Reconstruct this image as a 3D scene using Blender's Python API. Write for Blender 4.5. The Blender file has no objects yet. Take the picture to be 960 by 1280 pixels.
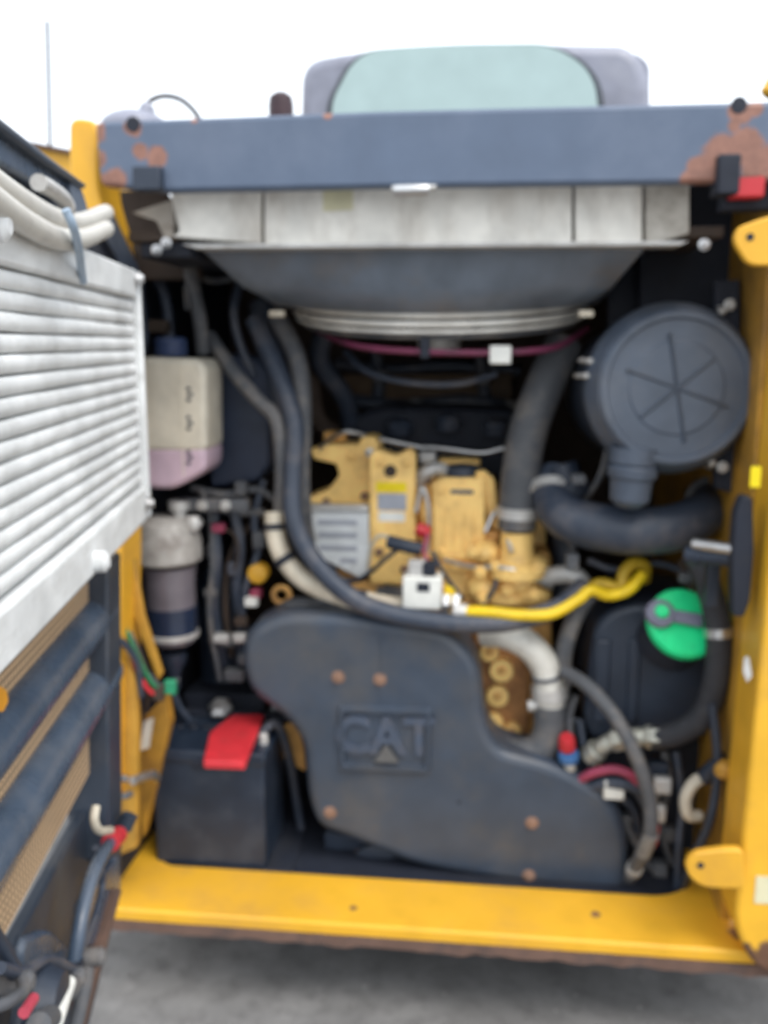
import bpy, bmesh, math, random
from mathutils import Vector, Matrix
random.seed(7)
S = bpy.context.scene
COL = S.collection

# ------------------------------------------------------------------ camera, light, exposure
FPX, PITCH, YAW = 1150.0, 10.3, 6.3          # focal length in pixels of a 960x1280 frame
CAM = Vector((0.0, -1.5, 1.24))
cam = bpy.data.cameras.new('camera'); co = bpy.data.objects.new('camera', cam); COL.objects.link(co)
co.location = CAM
co.rotation_euler = (math.radians(90 - PITCH), 0, math.radians(YAW))
cam.sensor_fit = 'VERTICAL'; cam.sensor_height = 24.0
cam.lens = FPX / 1280 * 24.0
cam.clip_start = 0.02; cam.clip_end = 500
cam.dof.use_dof = True
cam.dof.focus_distance = 0.38
cam.dof.aperture_fstop = (cam.lens / 1000) / 0.0036
cam.dof.aperture_blades = 0
S.camera = co

SUN_EL, SUN_AZ = math.radians(58), math.radians(138)
w = bpy.data.worlds.new("World"); S.world = w; w.use_nodes = True
nt = w.node_tree; nt.nodes.clear()
sky = nt.nodes.new('ShaderNodeTexSky'); sky.sky_type = 'NISHITA'; sky.sun_disc = False
sky.sun_elevation = SUN_EL; sky.sun_rotation = SUN_AZ
sky.air_density = 1.0; sky.dust_density = 6.0; sky.ozone_density = 1.0
hs = nt.nodes.new('ShaderNodeHueSaturation'); hs.inputs['Saturation'].default_value = 0.42
bgn = nt.nodes.new('ShaderNodeBackground'); bgn.inputs['Strength'].default_value = 0.15
wo = nt.nodes.new('ShaderNodeOutputWorld')
# thin bright cloud cover over the sky
tcw = nt.nodes.new('ShaderNodeTexCoord'); cn = nt.nodes.new('ShaderNodeTexNoise'); cn.inputs['Scale'].default_value = 1.6; cn.inputs['Detail'].default_value = 5
cr = nt.nodes.new('ShaderNodeMapRange'); cr.inputs['From Min'].default_value = .3; cr.inputs['From Max'].default_value = .6; cr.inputs['To Min'].default_value = .72; cr.inputs['To Max'].default_value = .95
cm = nt.nodes.new('ShaderNodeMix'); cm.data_type = 'RGBA'; cm.inputs['B'].default_value = (4.55, 4.85, 5.2, 1)
nt.links.new(tcw.outputs['Generated'], cn.inputs['Vector']); nt.links.new(cn.outputs['Fac'], cr.inputs['Value']); nt.links.new(cr.outputs[0], cm.inputs['Factor'])
nt.links.new(sky.outputs[0], hs.inputs['Color']); nt.links.new(hs.outputs[0], cm.inputs['A']); nt.links.new(cm.outputs['Result'], bgn.inputs['Color']); nt.links.new(bgn.outputs[0], wo.inputs[0])
sl = bpy.data.lights.new('sun', 'SUN'); so = bpy.data.objects.new('sun', sl); COL.objects.link(so)
sl.energy = 0.6; sl.angle = math.radians(25); sl.color = (1, 0.96, 0.9)
# light comes from behind the photographer, slightly right and high
sd = Vector((0.55, -0.62, 1.25)).normalized()
so.rotation_euler = sd.to_track_quat('Z', 'Y').to_euler()
S.view_settings.view_transform = 'Standard'; S.view_settings.look = 'None'
S.view_settings.gamma = 1; S.view_settings.use_curve_mapping = False
S.view_settings.exposure = 1.32
S.render.engine = 'CYCLES'
S.cycles.max_bounces = 6; S.cycles.use_denoising = True

# ------------------------------------------------------------------ geometry helpers
RM = co.rotation_euler.to_matrix()
def ray(px, py): return (RM @ Vector(((px - 480) / FPX, (640 - py) / FPX, -1)))
def P(px, py, Y):
    d = ray(px, py); t = (Y - CAM.y) / d.y; return CAM + d * t
def PZ(px, py, Z):
    d = ray(px, py); t = (Z - CAM.z) / d.z; return CAM + d * t
def U(Y): return (Y - CAM.y) / FPX           # metres in one photo pixel at depth Y

def finish(me, smooth=True, ang=35):
    if smooth:
        me.polygons.foreach_set('use_smooth', [True] * len(me.polygons))
        me.set_sharp_from_angle(angle=math.radians(ang))
    me.update()
ORG = {}
def obj(name, bm, mat, parent=None, org=None, bevel=0, seg=2, smooth=True, ang=35, label=None):
    """world-space bmesh -> ONE object; origin follows the root it belongs to"""
    if parent is not None: org = ORG[parent.name]
    elif org is None:
        c = [v.co for v in bm.verts]; org = Vector((sum(v.x for v in c) / len(c), sum(v.y for v in c) / len(c), min(v.z for v in c)))
    bmesh.ops.recalc_face_normals(bm, faces=bm.faces[:])
    me = bpy.data.meshes.new(name)
    for v in bm.verts: v.co -= org
    bm.to_mesh(me); bm.free(); finish(me, smooth, ang)
    o = bpy.data.objects.new(name, me); COL.objects.link(o)
    if isinstance(mat, (list, tuple)):
        for m in mat: me.materials.append(m)
    else: me.materials.append(mat)
    if parent is not None: o.parent = parent
    else: o.location = org
    ORG[o.name] = org
    if bevel:
        b = o.modifiers.new('bevel', 'BEVEL'); b.width = bevel; b.segments = seg; b.limit_method = 'ANGLE'; b.angle_limit = math.radians(40)
        b.harden_normals = False
    if label: o['label'] = label
    return o
def tag(o, label, cat, group=None):
    o['label'] = label; o['category'] = cat
    if group: o['group'] = group
    return o
def thing(name, label, cat, loc, group=None):
    o = bpy.data.objects.new(name, None); COL.objects.link(o); o.location = loc; o.empty_display_size = .05
    ORG[o.name] = Vector(loc)
    return tag(o, label, cat, group)
def B(): return bmesh.new()
def box(bm, a, b, M=None):
    vs = [bm.verts.new(((a[0], b[0])[i], (a[1], b[1])[j], (a[2], b[2])[k])) for i in (0, 1) for j in (0, 1) for k in (0, 1)]
    for f in ((0, 1, 3, 2), (4, 6, 7, 5), (0, 4, 5, 1), (2, 3, 7, 6), (0, 2, 6, 4), (1, 5, 7, 3)): bm.faces.new([vs[i] for i in f])
    if M is not None: bmesh.ops.transform(bm, matrix=M, verts=vs)
    return bm
def prism(bm, pts, ext):
    """closed polygon of Vectors swept by ext"""
    ext = Vector(ext)
    a = [bm.verts.new(p) for p in pts]; b = [bm.verts.new(Vector(p) + ext) for p in pts]
    bm.faces.new(a); bm.faces.new(b[::-1]); n = len(a)
    for i in range(n): bm.faces.new((a[i], b[i], b[(i + 1) % n], a[(i + 1) % n]))
    return bm
def rounded(pts, r, n=6):
    out = []; N = len(pts)
    for i in range(N):
        p = Vector(pts[i]); a = Vector(pts[i - 1]); b = Vector(pts[(i + 1) % N])
        ri = r[i] if isinstance(r, (list, tuple)) else r
        da = (a - p); db = (b - p)
        k = min(ri, da.length * .48, db.length * .48)
        if k < 1e-5: out.append(p); continue
        p0 = p + da.normalized() * k; p1 = p + db.normalized() * k
        for j in range(n + 1):
            t = j / n; out.append(p0 * (1 - t) ** 2 + p * 2 * t * (1 - t) + p1 * t * t)
    return out
def plate(px_pts, Y, depth, r=0, n=6):
    pts = [P(x, y, Y) for x, y in px_pts]
    if r: pts = rounded(pts, r, n)
    return prism(B(), pts, (0, depth, 0))
def pbox(x0, y0, x1, y1, Y, depth):
    """box whose front face fills the rectangle seen at x0..x1, y0..y1 on the plane Y"""
    c = P((x0 + x1) / 2, (y0 + y1) / 2, Y)
    A = P(x0, (y0 + y1) / 2, Y); C = P(x1, (y0 + y1) / 2, Y); T = P((x0 + x1) / 2, y0, Y); D = P((x0 + x1) / 2, y1, Y)
    return box(B(), (A.x, Y, D.z), (C.x, Y + depth, T.z))
def frame_of(d):
    d = Vector(d).normalized(); up = Vector((0, 0, 1)) if abs(d.z) < .9 else Vector((0, 1, 0))
    a = d.cross(up).normalized(); return a, a.cross(d).normalized(), d
def lathe(bm, c, axis, prof, n=32, cap=True):
    """prof: (radius, distance along axis)"""
    a, b, d = frame_of(axis); c = Vector(c); rings = []
    for r, h in prof:
        rings.append([bm.verts.new(c + d * h + (a * math.cos(t) + b * math.sin(t)) * max(r, 1e-4)) for t in [2 * math.pi * i / n for i in range(n)]])
    for q in range(len(rings) - 1):
        for i in range(n): bm.faces.new((rings[q][i], rings[q][(i + 1) % n], rings[q + 1][(i + 1) % n], rings[q + 1][i]))
    if cap: bm.faces.new(rings[0][::-1]); bm.faces.new(rings[-1])
    return bm
def spline(pts, k=8):
    pts = [Vector(p) for p in pts]; e = [pts[0] * 2 - pts[1]] + pts + [pts[-1] * 2 - pts[-2]]; out = []
    for i in range(1, len(e) - 2):
        p0, p1, p2, p3 = e[i - 1:i + 3]
        for j in range(k):
            t = j / k
            out.append(.5 * ((2 * p1) + (p2 - p0) * t + (2 * p0 - 5 * p1 + 4 * p2 - p3) * t * t + (3 * p1 - p0 - 3 * p2 + p3) * t ** 3))
    return out + [pts[-1]]
def tube(bm, path, r, n=12, k=8, smooth=True, rib=0, flat=1):
    path = spline(path, k) if smooth else [Vector(p) for p in path]
    N = len(path); a = None; rings = []
    for i, p in enumerate(path):
        d = (path[min(i + 1, N - 1)] - path[max(i - 1, 0)]).normalized()
        if a is None: a = frame_of(d)[0]
        a = (a - d * a.dot(d)).normalized(); b = d.cross(a)
        rr = r(i / (N - 1)) if callable(r) else r
        if rib and i % 2: rr *= 1 - rib
        rings.append([bm.verts.new(p + (a * math.cos(t) + b * math.sin(t) * flat) * rr) for t in [2 * math.pi * q / n for q in range(n)]])
    for q in range(N - 1):
        for i in range(n): bm.faces.new((rings[q][i], rings[q][(i + 1) % n], rings[q + 1][(i + 1) % n], rings[q + 1][i]))
    bm.faces.new(rings[0][::-1]); bm.faces.new(rings[-1])
    return bm
def pp(*pts):
    """(px, py, Y) triples -> points"""
    return [P(*p) for p in pts]
def hose(name, label, cat, pts, rpx, mat, parent=None, rib=0, k=8, group=None, plabel=None):
    """a hose; rpx is its radius in photo pixels at its mean depth"""
    path = pp(*pts); Ym = sum(p[2] for p in pts) / len(pts)
    bm = tube(B(), path, rpx * U(Ym), rib=rib, k=k)
    if parent is None: return tag(obj(name, bm, mat), label, cat, group)
    return obj(name, bm, mat, parent, label=plabel)
def band(path_pts, t, rpx, width, mat, parent, name='clamp', scale=1.12):
    """short collar round a hose at parameter t of its path"""
    sp = spline(pp(*path_pts), 12); i = int(t * (len(sp) - 1)); i = max(1, min(len(sp) - 2, i))
    d = (sp[i + 1] - sp[i - 1]).normalized(); Y = sp[i].y; r = rpx * U(Y) * scale
    return obj(name, lathe(B(), sp[i] - d * width / 2, d, [(r * .9, 0), (r, 0), (r, width), (r * .9, width)], 20), mat, parent)
def bolt(c, axis, r, h, mat, parent, name='bolt'):
    bm = B(); lathe(bm, c, axis, [(r * 1.55, 0), (r * 1.55, h * .25), (r * 1.4, h * .3)], 20)
    lathe(bm, Vector(c) + Vector(axis).normalized() * h * .2, axis, [(r, 0), (r, h * .8), (r * .8, h)], 6)
    return obj(name, bm, mat, parent, ang=30)
def lump(bm, c, s, sub=2):
    m = Matrix.Translation(c) @ Matrix.Diagonal((s[0], s[1], s[2], 1))
    bmesh.ops.create_icosphere(bm, subdivisions=sub, radius=1, matrix=m); return bm
def text_bm(s, size, ext, offset=0.0):
    cu = bpy.data.curves.new('lettering', 'FONT'); cu.body = s; cu.size = size; cu.extrude = ext; cu.offset = offset; cu.align_x = 'CENTER'; cu.align_y = 'CENTER'; cu.resolution_u = 4
    o = bpy.data.objects.new('lettering_tmp', cu); COL.objects.link(o)
    dg = bpy.context.evaluated_depsgraph_get(); me = bpy.data.meshes.new_from_object(o.evaluated_get(dg))
    bm = B(); bm.from_mesh(me); bpy.data.objects.remove(o); bpy.data.curves.remove(cu); bpy.data.meshes.remove(me)
    return bm
ROT_UP = Matrix.Rotation(math.radians(90), 4, 'X')

# ------------------------------------------------------------------ materials
def mat(name, col, rough=.5, metal=0, var=.18, vs=14, dirt=None, ds=9, da=.45, bump=.05, bs=120, spots=None, spotcol=(.16, .06, .03), coat=0, trans=0, alpha=1, flow=None):
    m = bpy.data.materials.new(name); m.use_nodes = True; t = m.node_tree; L = t.links; N = t.nodes
    bs_ = N['Principled BSDF']; tc = N.new('ShaderNodeTexCoord')
    def noise(sc, det=4, ro=.55, vec=None):
        n = N.new('ShaderNodeTexNoise'); n.inputs['Scale'].default_value = sc; n.inputs['Detail'].default_value = det; n.inputs['Roughness'].default_value = ro
        L.new(vec or tc.outputs['Object'], n.inputs['Vector']); return n
    n1 = noise(vs)
    mr = N.new('ShaderNodeMapRange'); mr.inputs['From Min'].default_value = .3; mr.inputs['From Max'].default_value = .7
    mr.inputs['To Min'].default_value = 1 - var; mr.inputs['To Max'].default_value = 1 + var; L.new(n1.outputs['Fac'], mr.inputs['Value'])
    mul = N.new('ShaderNodeMix'); mul.data_type = 'RGBA'; mul.blend_type = 'MULTIPLY'; mul.inputs['Factor'].default_value = 1
    mul.inputs['A'].default_value = (*col, 1); L.new(mr.outputs[0], mul.inputs['B'])
    out = mul.outputs['Result']; rough_add = None
    if dirt:
        v = None
        if flow:
            mp = N.new('ShaderNodeMapping'); mp.inputs['Scale'].default_value = flow; L.new(tc.outputs['Object'], mp.inputs['Vector']); v = mp.outputs[0]
        n2 = noise(ds, 7, .65, v); r2 = N.new('ShaderNodeMapRange'); r2.inputs['From Min'].default_value = .62 - da * .3; r2.inputs['From Max'].default_value = .78 - da * .12
        r2.inputs['To Max'].default_value = min(1, da * 1.4); L.new(n2.outputs['Fac'], r2.inputs['Value'])
        mx = N.new('ShaderNodeMix'); mx.data_type = 'RGBA'; L.new(r2.outputs[0], mx.inputs['Factor']); L.new(out, mx.inputs['A']); mx.inputs['B'].default_value = (*dirt, 1)
        out = mx.outputs['Result']; rough_add = r2.outputs[0]
    if spots:
        ns = noise(38, 6, .7); fac = None
        for (c, r) in spots:
            vm = N.new('ShaderNodeVectorMath'); vm.operation = 'DISTANCE'; L.new(tc.outputs['Object'], vm.inputs[0]); vm.inputs[1].default_value = c
            ad = N.new('ShaderNodeMath'); ad.operation = 'MULTIPLY_ADD'; L.new(ns.outputs['Fac'], ad.inputs[0]); ad.inputs[1].default_value = r * 1.3; L.new(vm.outputs['Value'], ad.inputs[2])
            mm = N.new('ShaderNodeMapRange'); mm.inputs['From Min'].default_value = r * 1.72; mm.inputs['From Max'].default_value = r * 1.5; L.new(ad.outputs[0], mm.inputs['Value'])
            if fac is None: fac = mm.outputs[0]
            else:
                mxx = N.new('ShaderNodeMath'); mxx.operation = 'MAXIMUM'; L.new(fac, mxx.inputs[0]); L.new(mm.outputs[0], mxx.inputs[1]); fac = mxx.outputs[0]
        n3 = noise(42, 6, .8); cr = N.new('ShaderNodeMix'); cr.data_type = 'RGBA'; L.new(n3.outputs['Fac'], cr.inputs['Factor'])
        cr.inputs['A'].default_value = (*[c * .1 for c in spotcol], 1); cr.inputs['B'].default_value = (*[min(1, c * 2.3) for c in spotcol], 1)
        mx = N.new('ShaderNodeMix'); mx.data_type = 'RGBA'; L.new(fac, mx.inputs['Factor']); L.new(out, mx.inputs['A']); L.new(cr.outputs['Result'], mx.inputs['B']); out = mx.outputs['Result']
    L.new(out, bs_.inputs['Base Color'])
    rr = N.new('ShaderNodeMapRange'); rr.inputs['To Min'].default_value = max(.05, rough - .1); rr.inputs['To Max'].default_value = min(1, rough + .14)
    L.new(noise(vs * 2.3).outputs['Fac'], rr.inputs['Value']); L.new(rr.outputs[0], bs_.inputs['Roughness'])
    bs_.inputs['Metallic'].default_value = metal
    if coat: bs_.inputs['Coat Weight'].default_value = coat; bs_.inputs['Coat Roughness'].default_value = .15
    if trans: bs_.inputs['Transmission Weight'].default_value = trans
    if alpha < 1: bs_.inputs['Alpha'].default_value = alpha
    if bump:
        bp = N.new('ShaderNodeBump'); bp.inputs['Strength'].default_value = bump * 3; bp.inputs['Distance'].default_value = .002
        L.new(noise(bs, 3).outputs['Fac'], bp.inputs['Height']); L.new(bp.outputs[0], bs_.inputs['Normal'])
    return m
DUST = (.30, .25, .19)
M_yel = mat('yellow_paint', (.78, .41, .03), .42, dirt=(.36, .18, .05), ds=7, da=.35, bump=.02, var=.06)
M_yelin = mat('shaded_dusty_yellow', (.48, .25, .03), .55, dirt=(.10, .06, .03), ds=6, da=.6, bump=.04)  # yellow paint darkened for shaded inner faces, with dust over it
M_tan = mat('engine_yellow', (1.0, .66, .22), .45, dirt=(.50, .27, .09), ds=26, da=.4, bump=.18, bs=160)
M_tan2 = mat('rusty_engine_yellow', (.72, .40, .12), .6, dirt=(.26, .11, .04), ds=25, da=.55, bump=.12)
M_blk = mat('black_plastic', (.022, .032, .052), .45, dirt=(.075, .08, .09), ds=10, da=.3, bump=.04)
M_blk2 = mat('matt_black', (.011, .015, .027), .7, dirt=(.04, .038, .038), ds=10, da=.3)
M_rub = mat('dusty_rubber', (.040, .053, .080), .45, dirt=(.16, .14, .13), ds=14, da=.45, bump=.06)
M_rub2 = mat('grey_rubber', (.090, .095, .105), .6, dirt=(.26, .22, .18), ds=14, da=.5, bump=.06)
M_guard = mat('charcoal_plastic', (.046, .062, .090), .36, dirt=(.10, .095, .09), ds=6, da=.5, bump=.1, bs=260, var=.14)
M_filt = mat('slate_plastic', (.075, .095, .13), .42, dirt=(.14, .145, .155), ds=6, da=.4, bump=.05)
M_alu = mat('aluminium_cast', (.55, .54, .52), .45, metal=.35, dirt=(.25, .22, .18), ds=20, da=.4)
M_white = mat('white_painted_metal', (.66, .67, .665), .5, dirt=(.44, .435, .42), ds=16, da=.4, bump=.05, flow=(1, 1, 3))
M_cream = mat('cream_sleeve', (.60, .54, .43), .6, dirt=(.26, .20, .14), ds=20, da=.45)
M_panel = mat('dusty_white_panel', (.80, .77, .70), .6, dirt=(.32, .26, .20), ds=9, da=.5, bump=.08, flow=(1, 1, .35))
M_steel = mat('bare_steel', (.62, .62, .62), .32, metal=.9, dirt=(.3, .25, .2), ds=30, da=.3)
M_rustm = mat('rusty_bolt', (.27, .16, .11), .75, dirt=(.13, .07, .045), ds=60, da=.5)
M_rustlip = mat('rusty_edge', (.13, .075, .055), .8, dirt=(.05, .04, .04), ds=20, da=.5, bump=.2)
M_red = mat('red_plastic', (.58, .03, .04), .4, dirt=(.3, .06, .05), ds=20, da=.3)
M_green = mat('green_plastic', (.02, .82, .30), .35, dirt=(.03, .55, .2), ds=20, da=.2)
M_blue = mat('blue_plastic', (.06, .18, .42), .45)
M_pink = mat('magenta_sleeve', (.34, .05, .10), .5)
M_hoseyel = mat('bright_yellow_sleeve', (.85, .58, .01), .45, dirt=(.4, .25, .05), ds=25, da=.3, bump=.04)
M_jug = mat('translucent_white_plastic', (.68, .63, .52), .45, dirt=(.5, .45, .36), ds=6, da=.3, bump=.02)
M_cool = mat('pink_coolant_seen_through_plastic', (.56, .42, .50), .45, dirt=(.55, .38, .42), ds=8, da=.3, bump=.02)
M_glass = mat('filter_bowl', (.17, .15, .17), .2, dirt=(.10, .09, .1), ds=10, da=.4, coat=.6)
M_mesh = None
M_lab = mat('pale_label', (.75, .75, .70), .5)
M_labg = mat('grey_print', (.35, .37, .42), .5)
M_laby = mat('yellow_label', (.85, .65, .0), .5)
M_labo = mat('aged_yellow_label', (.62, .58, .38), .6)
M_cab = mat('grey_cab_plastic', (.25, .26, .32), .35, dirt=(.33, .33, .36), ds=5, da=.3)
M_maroon = mat('maroon_metal', (.035, .012, .018), .5)
M_brown = mat('shade_brown_grimy_metal', (.05, .032, .022), .75, dirt=(.03, .025, .02), ds=8, da=.5)  # grimy brown; on the bulkhead its dark tone stands for shadow
M_navy = mat('dark_door_paint', (.024, .034, .052), .45, dirt=(.12, .11, .10), ds=8, da=.4)
M_louv = mat('weathered_grey_louvre_paint', (.055, .08, .12), .25, dirt=(.15, .165, .19), ds=9, da=.45)
M_shroud = mat('grey_shroud_plastic', (.13, .155, .19), .35, dirt=(.20, .15, .10), ds=5, da=.5, bump=.03)

def glass_mat():
    m = mat('tinted_cab_glass', (.36, .48, .47), .12, var=.05, bump=0, coat=.5); return m
M_cabglass = glass_mat()

def mesh_mat():
    m = bpy.data.materials.new('bronze_wire_mesh'); m.use_nodes = True; t = m.node_tree; L = t.links; N = t.nodes
    b = N['Principled BSDF']; tc = N.new('ShaderNodeTexCoord')
    fs = []
    for ax, sc in (('X', 1), ('Z', 1)):
        wv = N.new('ShaderNodeTexWave'); wv.wave_type = 'BANDS'; wv.bands_direction = 'Z' if ax == 'Z' else 'Y'
        wv.inputs['Scale'].default_value = 38 if ax == 'Z' else 38; L.new(tc.outputs['Object'], wv.inputs['Vector']); fs.append(wv)
    mx = N.new('ShaderNodeMath'); mx.operation = 'MAXIMUM'; L.new(fs[0].outputs['Fac'], mx.inputs[0]); L.new(fs[1].outputs['Fac'], mx.inputs[1])
    mr = N.new('ShaderNodeMapRange'); mr.inputs['From Min'].default_value = .55; mr.inputs['From Max'].default_value = .85; L.new(mx.outputs[0], mr.inputs['Value'])
    c = N.new('ShaderNodeMix'); c.data_type = 'RGBA'; c.inputs['A'].default_value = (.12, .08, .055, 1); c.inputs['B'].default_value = (.68, .47, .28, 1)
    L.new(mr.outputs[0], c.inputs['Factor']); L.new(c.outputs['Result'], b.inputs['Base Color']); b.inputs['Roughness'].default_value = .6
    bp = N.new('ShaderNodeBump'); bp.inputs['Distance'].default_value = .003; bp.inputs['Strength'].default_value = .8; L.new(mr.outputs[0], bp.inputs['Height']); L.new(bp.outputs[0], b.inputs['Normal'])
    return m
M_mesh = mesh_mat()

# ------------------------------------------------------------------ ground
def ground():
    m = mat('worn_concrete', (.185, .18, .175), .85, var=.28, vs=7, dirt=(.095, .09, .088), ds=22, da=.5, bump=.25, bs=90)
    bm = B(); bmesh.ops.create_grid(bm, x_segments=40, y_segments=40, size=60)
    o = obj('ground', bm, m, org=Vector((0, 0, 0))); o['kind'] = 'structure'; o['label'] = 'grey worn concrete ground under the machine'
    # fine gravel specks lying on the concrete
    bm = B()
    for _ in range(500):
        x, y = random.uniform(-.9, 1.2), random.uniform(-.5, 1.0); r = random.uniform(.001, .0035)
        bmesh.ops.create_icosphere(bm, subdivisions=1, radius=r, matrix=Matrix.Translation((x, y, r * .6)))
    g = obj('grit', bm, mat('grit_stone', (.22, .21, .2), .9), org=Vector((0, 0, 0))); g['kind'] = 'stuff'; g['label'] = 'fine grit scattered on the concrete'; g['category'] = 'grit'
ground()

# ------------------------------------------------------------------ loader body
SZ = .20                                      # height of the sill top
XL = P(160, 1000, .1).x; XR = P(912, 1000, .1).x
loader = thing('loader', 'yellow skid steer loader with its rear engine bay standing open', 'loader', (.0, .5, 0))
# sill: wide flat plate folded down at the front, rounded up at both inner corners
sill_pts = [Vector((XL - .10, 0, SZ)), Vector((XR + .16, 0, SZ)), Vector((XR + .16, .5, SZ)), Vector((XR - .005, .5, SZ)), Vector((XR - .03, .20, SZ)), Vector((XR - .09, .155, SZ)),
            Vector((XL + .05, .155, SZ)), Vector((XL + .02, .19, SZ)), Vector((XL - .01, .5, SZ)), Vector((XL - .10, .5, SZ))]
spot_s = [((XR + .02 - 0, -.0 - .5 + .05, SZ), .02), ((XL + .45, -.45, SZ), .008), ((XL + .9, -.42, SZ), .01)]
M_sill = mat('yellow_sill_paint', (.80, .43, .03), .42, dirt=(.46, .25, .06), ds=7, da=.45, bump=.03, var=.09, spots=spot_s, spotcol=(.2, .1, .05))
obj('sill', prism(B(), rounded(sill_pts, [.01] * 4 + [.03, .05, .05, .03] + [.01] * 2), (0, 0, -.026)), M_sill, loader, bevel=.004)
# worn lip of the sill
bm = B(); n = 60; x0, x1 = XL - .12, XR + .16
lipv = []
for i in range(n + 1):
    x = x0 + (x1 - x0) * i / n; lipv.append((x, random.uniform(-.0025, .0025), random.uniform(-.003, .003)))
a = [bm.verts.new((x, -.004 + j, SZ - .021)) for x, j, k in lipv]; b_ = [bm.verts.new((x, -.006 + j, SZ - .041 + k)) for x, j, k in lipv]
c_ = [bm.verts.new((x, .012, SZ - .041)) for x, j, k in lipv]; d_ = [bm.verts.new((x, .012, SZ - .0265)) for x, j, k in lipv]
for q in ((a, b_), (b_, c_), (c_, d_), (d_, a)):
    for i in range(n): bm.faces.new((q[0][i], q[0][i + 1], q[1][i + 1], q[1][i]))
obj('sill_lip', bm, M_rustlip, loader, smooth=False)
# belly pan, bulkhead, and pieces added to keep light out
obj('belly_pan', box(B(), (XL - .02, .156, SZ - .03), (XR + .0, 1.02, SZ - .012)), M_blk2, loader)
obj('ground_shade_box', box(B(), (XL + .14, .03, .135), (XR + .10, 2.4, SZ - .035)), M_blk2, loader, bevel=.004)  # unseen box added to darken the ground below the loader
obj('bay_light_block', box(B(), (XL - .05, .14, 1.60), (XR + .2, 1.04, 1.62)), M_blk2, loader)  # cover added to keep daylight out of the bay
obj('corner_light_filler', plate([(124, 238), (205, 238), (250, 300), (250, 350), (150, 350), (124, 300)], .3, .02), M_brown, loader, bevel=.003)  # filler added to shut light out, brown to stand for shadow
obj('corner_light_filler', plate([(800, 225), (920, 222), (924, 400), (800, 400)], .34, .02), M_blk2, loader, bevel=.003)  # matching black filler added to close the gap to light
obj('filter_backing', plate([(760, 330), (916, 330), (916, 480), (760, 600)], .40, .02), M_blk2, loader, bevel=.003)
obj('bulkhead', box(B(), (XL - .03, 1.0, SZ), (XR + .08, 1.02, 1.60)), M_brown, loader)
# right side: tall post with an inner cheek
PR = P(929, 1000, -.03).x
spr = [((PR + .02, -.53, .205), .03), ((PR + .07, -.53, .21), .035), ((PR + .13, -.53, .20), .03)]
M_post = mat('yellow_post_paint', (.80, .43, .03), .42, dirt=(.48, .26, .06), ds=6, da=.42, bump=.03, var=.08, spots=spr, spotcol=(.12, .06, .035))
postp = rounded([Vector((PR + .025, -.03, 1.48)), Vector((PR + .30, -.03, 1.48)), Vector((PR + .30, -.03, .19)), Vector((PR + .05, -.03, .175)), Vector((PR, -.03, .26))], [.0, 0, .02, .05, .05])
obj('rear_post', prism(B(), postp, (0, .12, 0)), M_post, loader, bevel=.008, seg=3, label='bright yellow right rear post')
obj('side_panel', box(B(), (PR + .012, .09, SZ - .01), (PR + .03, 1.02, 1.60)), M_yelin, loader, bevel=.003, label='dusty yellow inner side panel on the right, toned dark for shade')
obj('side_panel', prism(B(), [Vector((XL - .02, .02, SZ)), Vector((XL - .02, .02, 1.36)), Vector((XL - .02, 1.0, 1.60)), Vector((XL - .02, 1.0, SZ))], (-.02, 0, 0)), M_blk2, loader, bevel=.003, label='inner side panel on the left, coloured dark for shade')  # yellow panel coloured black to stand for the shade inside
# left post and the two yellow ribs seen beside the door
lp = [P(86, 146, .03), P(122, 150, .03), P(122, 240, .03), P(140, 300, .03), P(148, 420, .03), P(152, 690, .03), P(149, 1000, .03), P(120, 1000, .03), P(100, 300, .03), P(86, 240, .03)]
obj('rear_post', prism(B(), rounded(lp, .02), (0, .10, 0)), M_yel, loader, bevel=.005, label='yellow left rear post beside the beam')
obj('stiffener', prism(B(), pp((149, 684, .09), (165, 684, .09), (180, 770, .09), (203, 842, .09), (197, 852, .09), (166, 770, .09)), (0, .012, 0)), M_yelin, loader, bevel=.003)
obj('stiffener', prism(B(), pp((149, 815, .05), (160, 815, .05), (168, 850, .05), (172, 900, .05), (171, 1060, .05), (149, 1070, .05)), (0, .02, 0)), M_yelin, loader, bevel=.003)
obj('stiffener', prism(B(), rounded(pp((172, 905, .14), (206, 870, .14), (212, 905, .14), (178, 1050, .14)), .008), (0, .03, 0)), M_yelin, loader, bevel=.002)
obj('label_plate', prism(B(), pp((172, 905, .13), (192, 897, .13), (186, 935, .13), (170, 940, .13)), (0, .002, 0)), M_lab, loader)
# fender of the left lift arm, beyond
obj('arm_tower', prism(B(), rounded([P(34, 178, .9), P(92, 190, .9), P(140, 230, .9), P(140, 330, .9), P(34, 300, .9)], .01), (0, .5, 0)), M_yel, loader, bevel=.008)
obj('tower_trim', prism(B(), pp((34, 176, .88), (92, 188, .88), (92, 193, .88), (34, 181, .88)), (0, .04, 0)), M_rustlip, loader)
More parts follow.
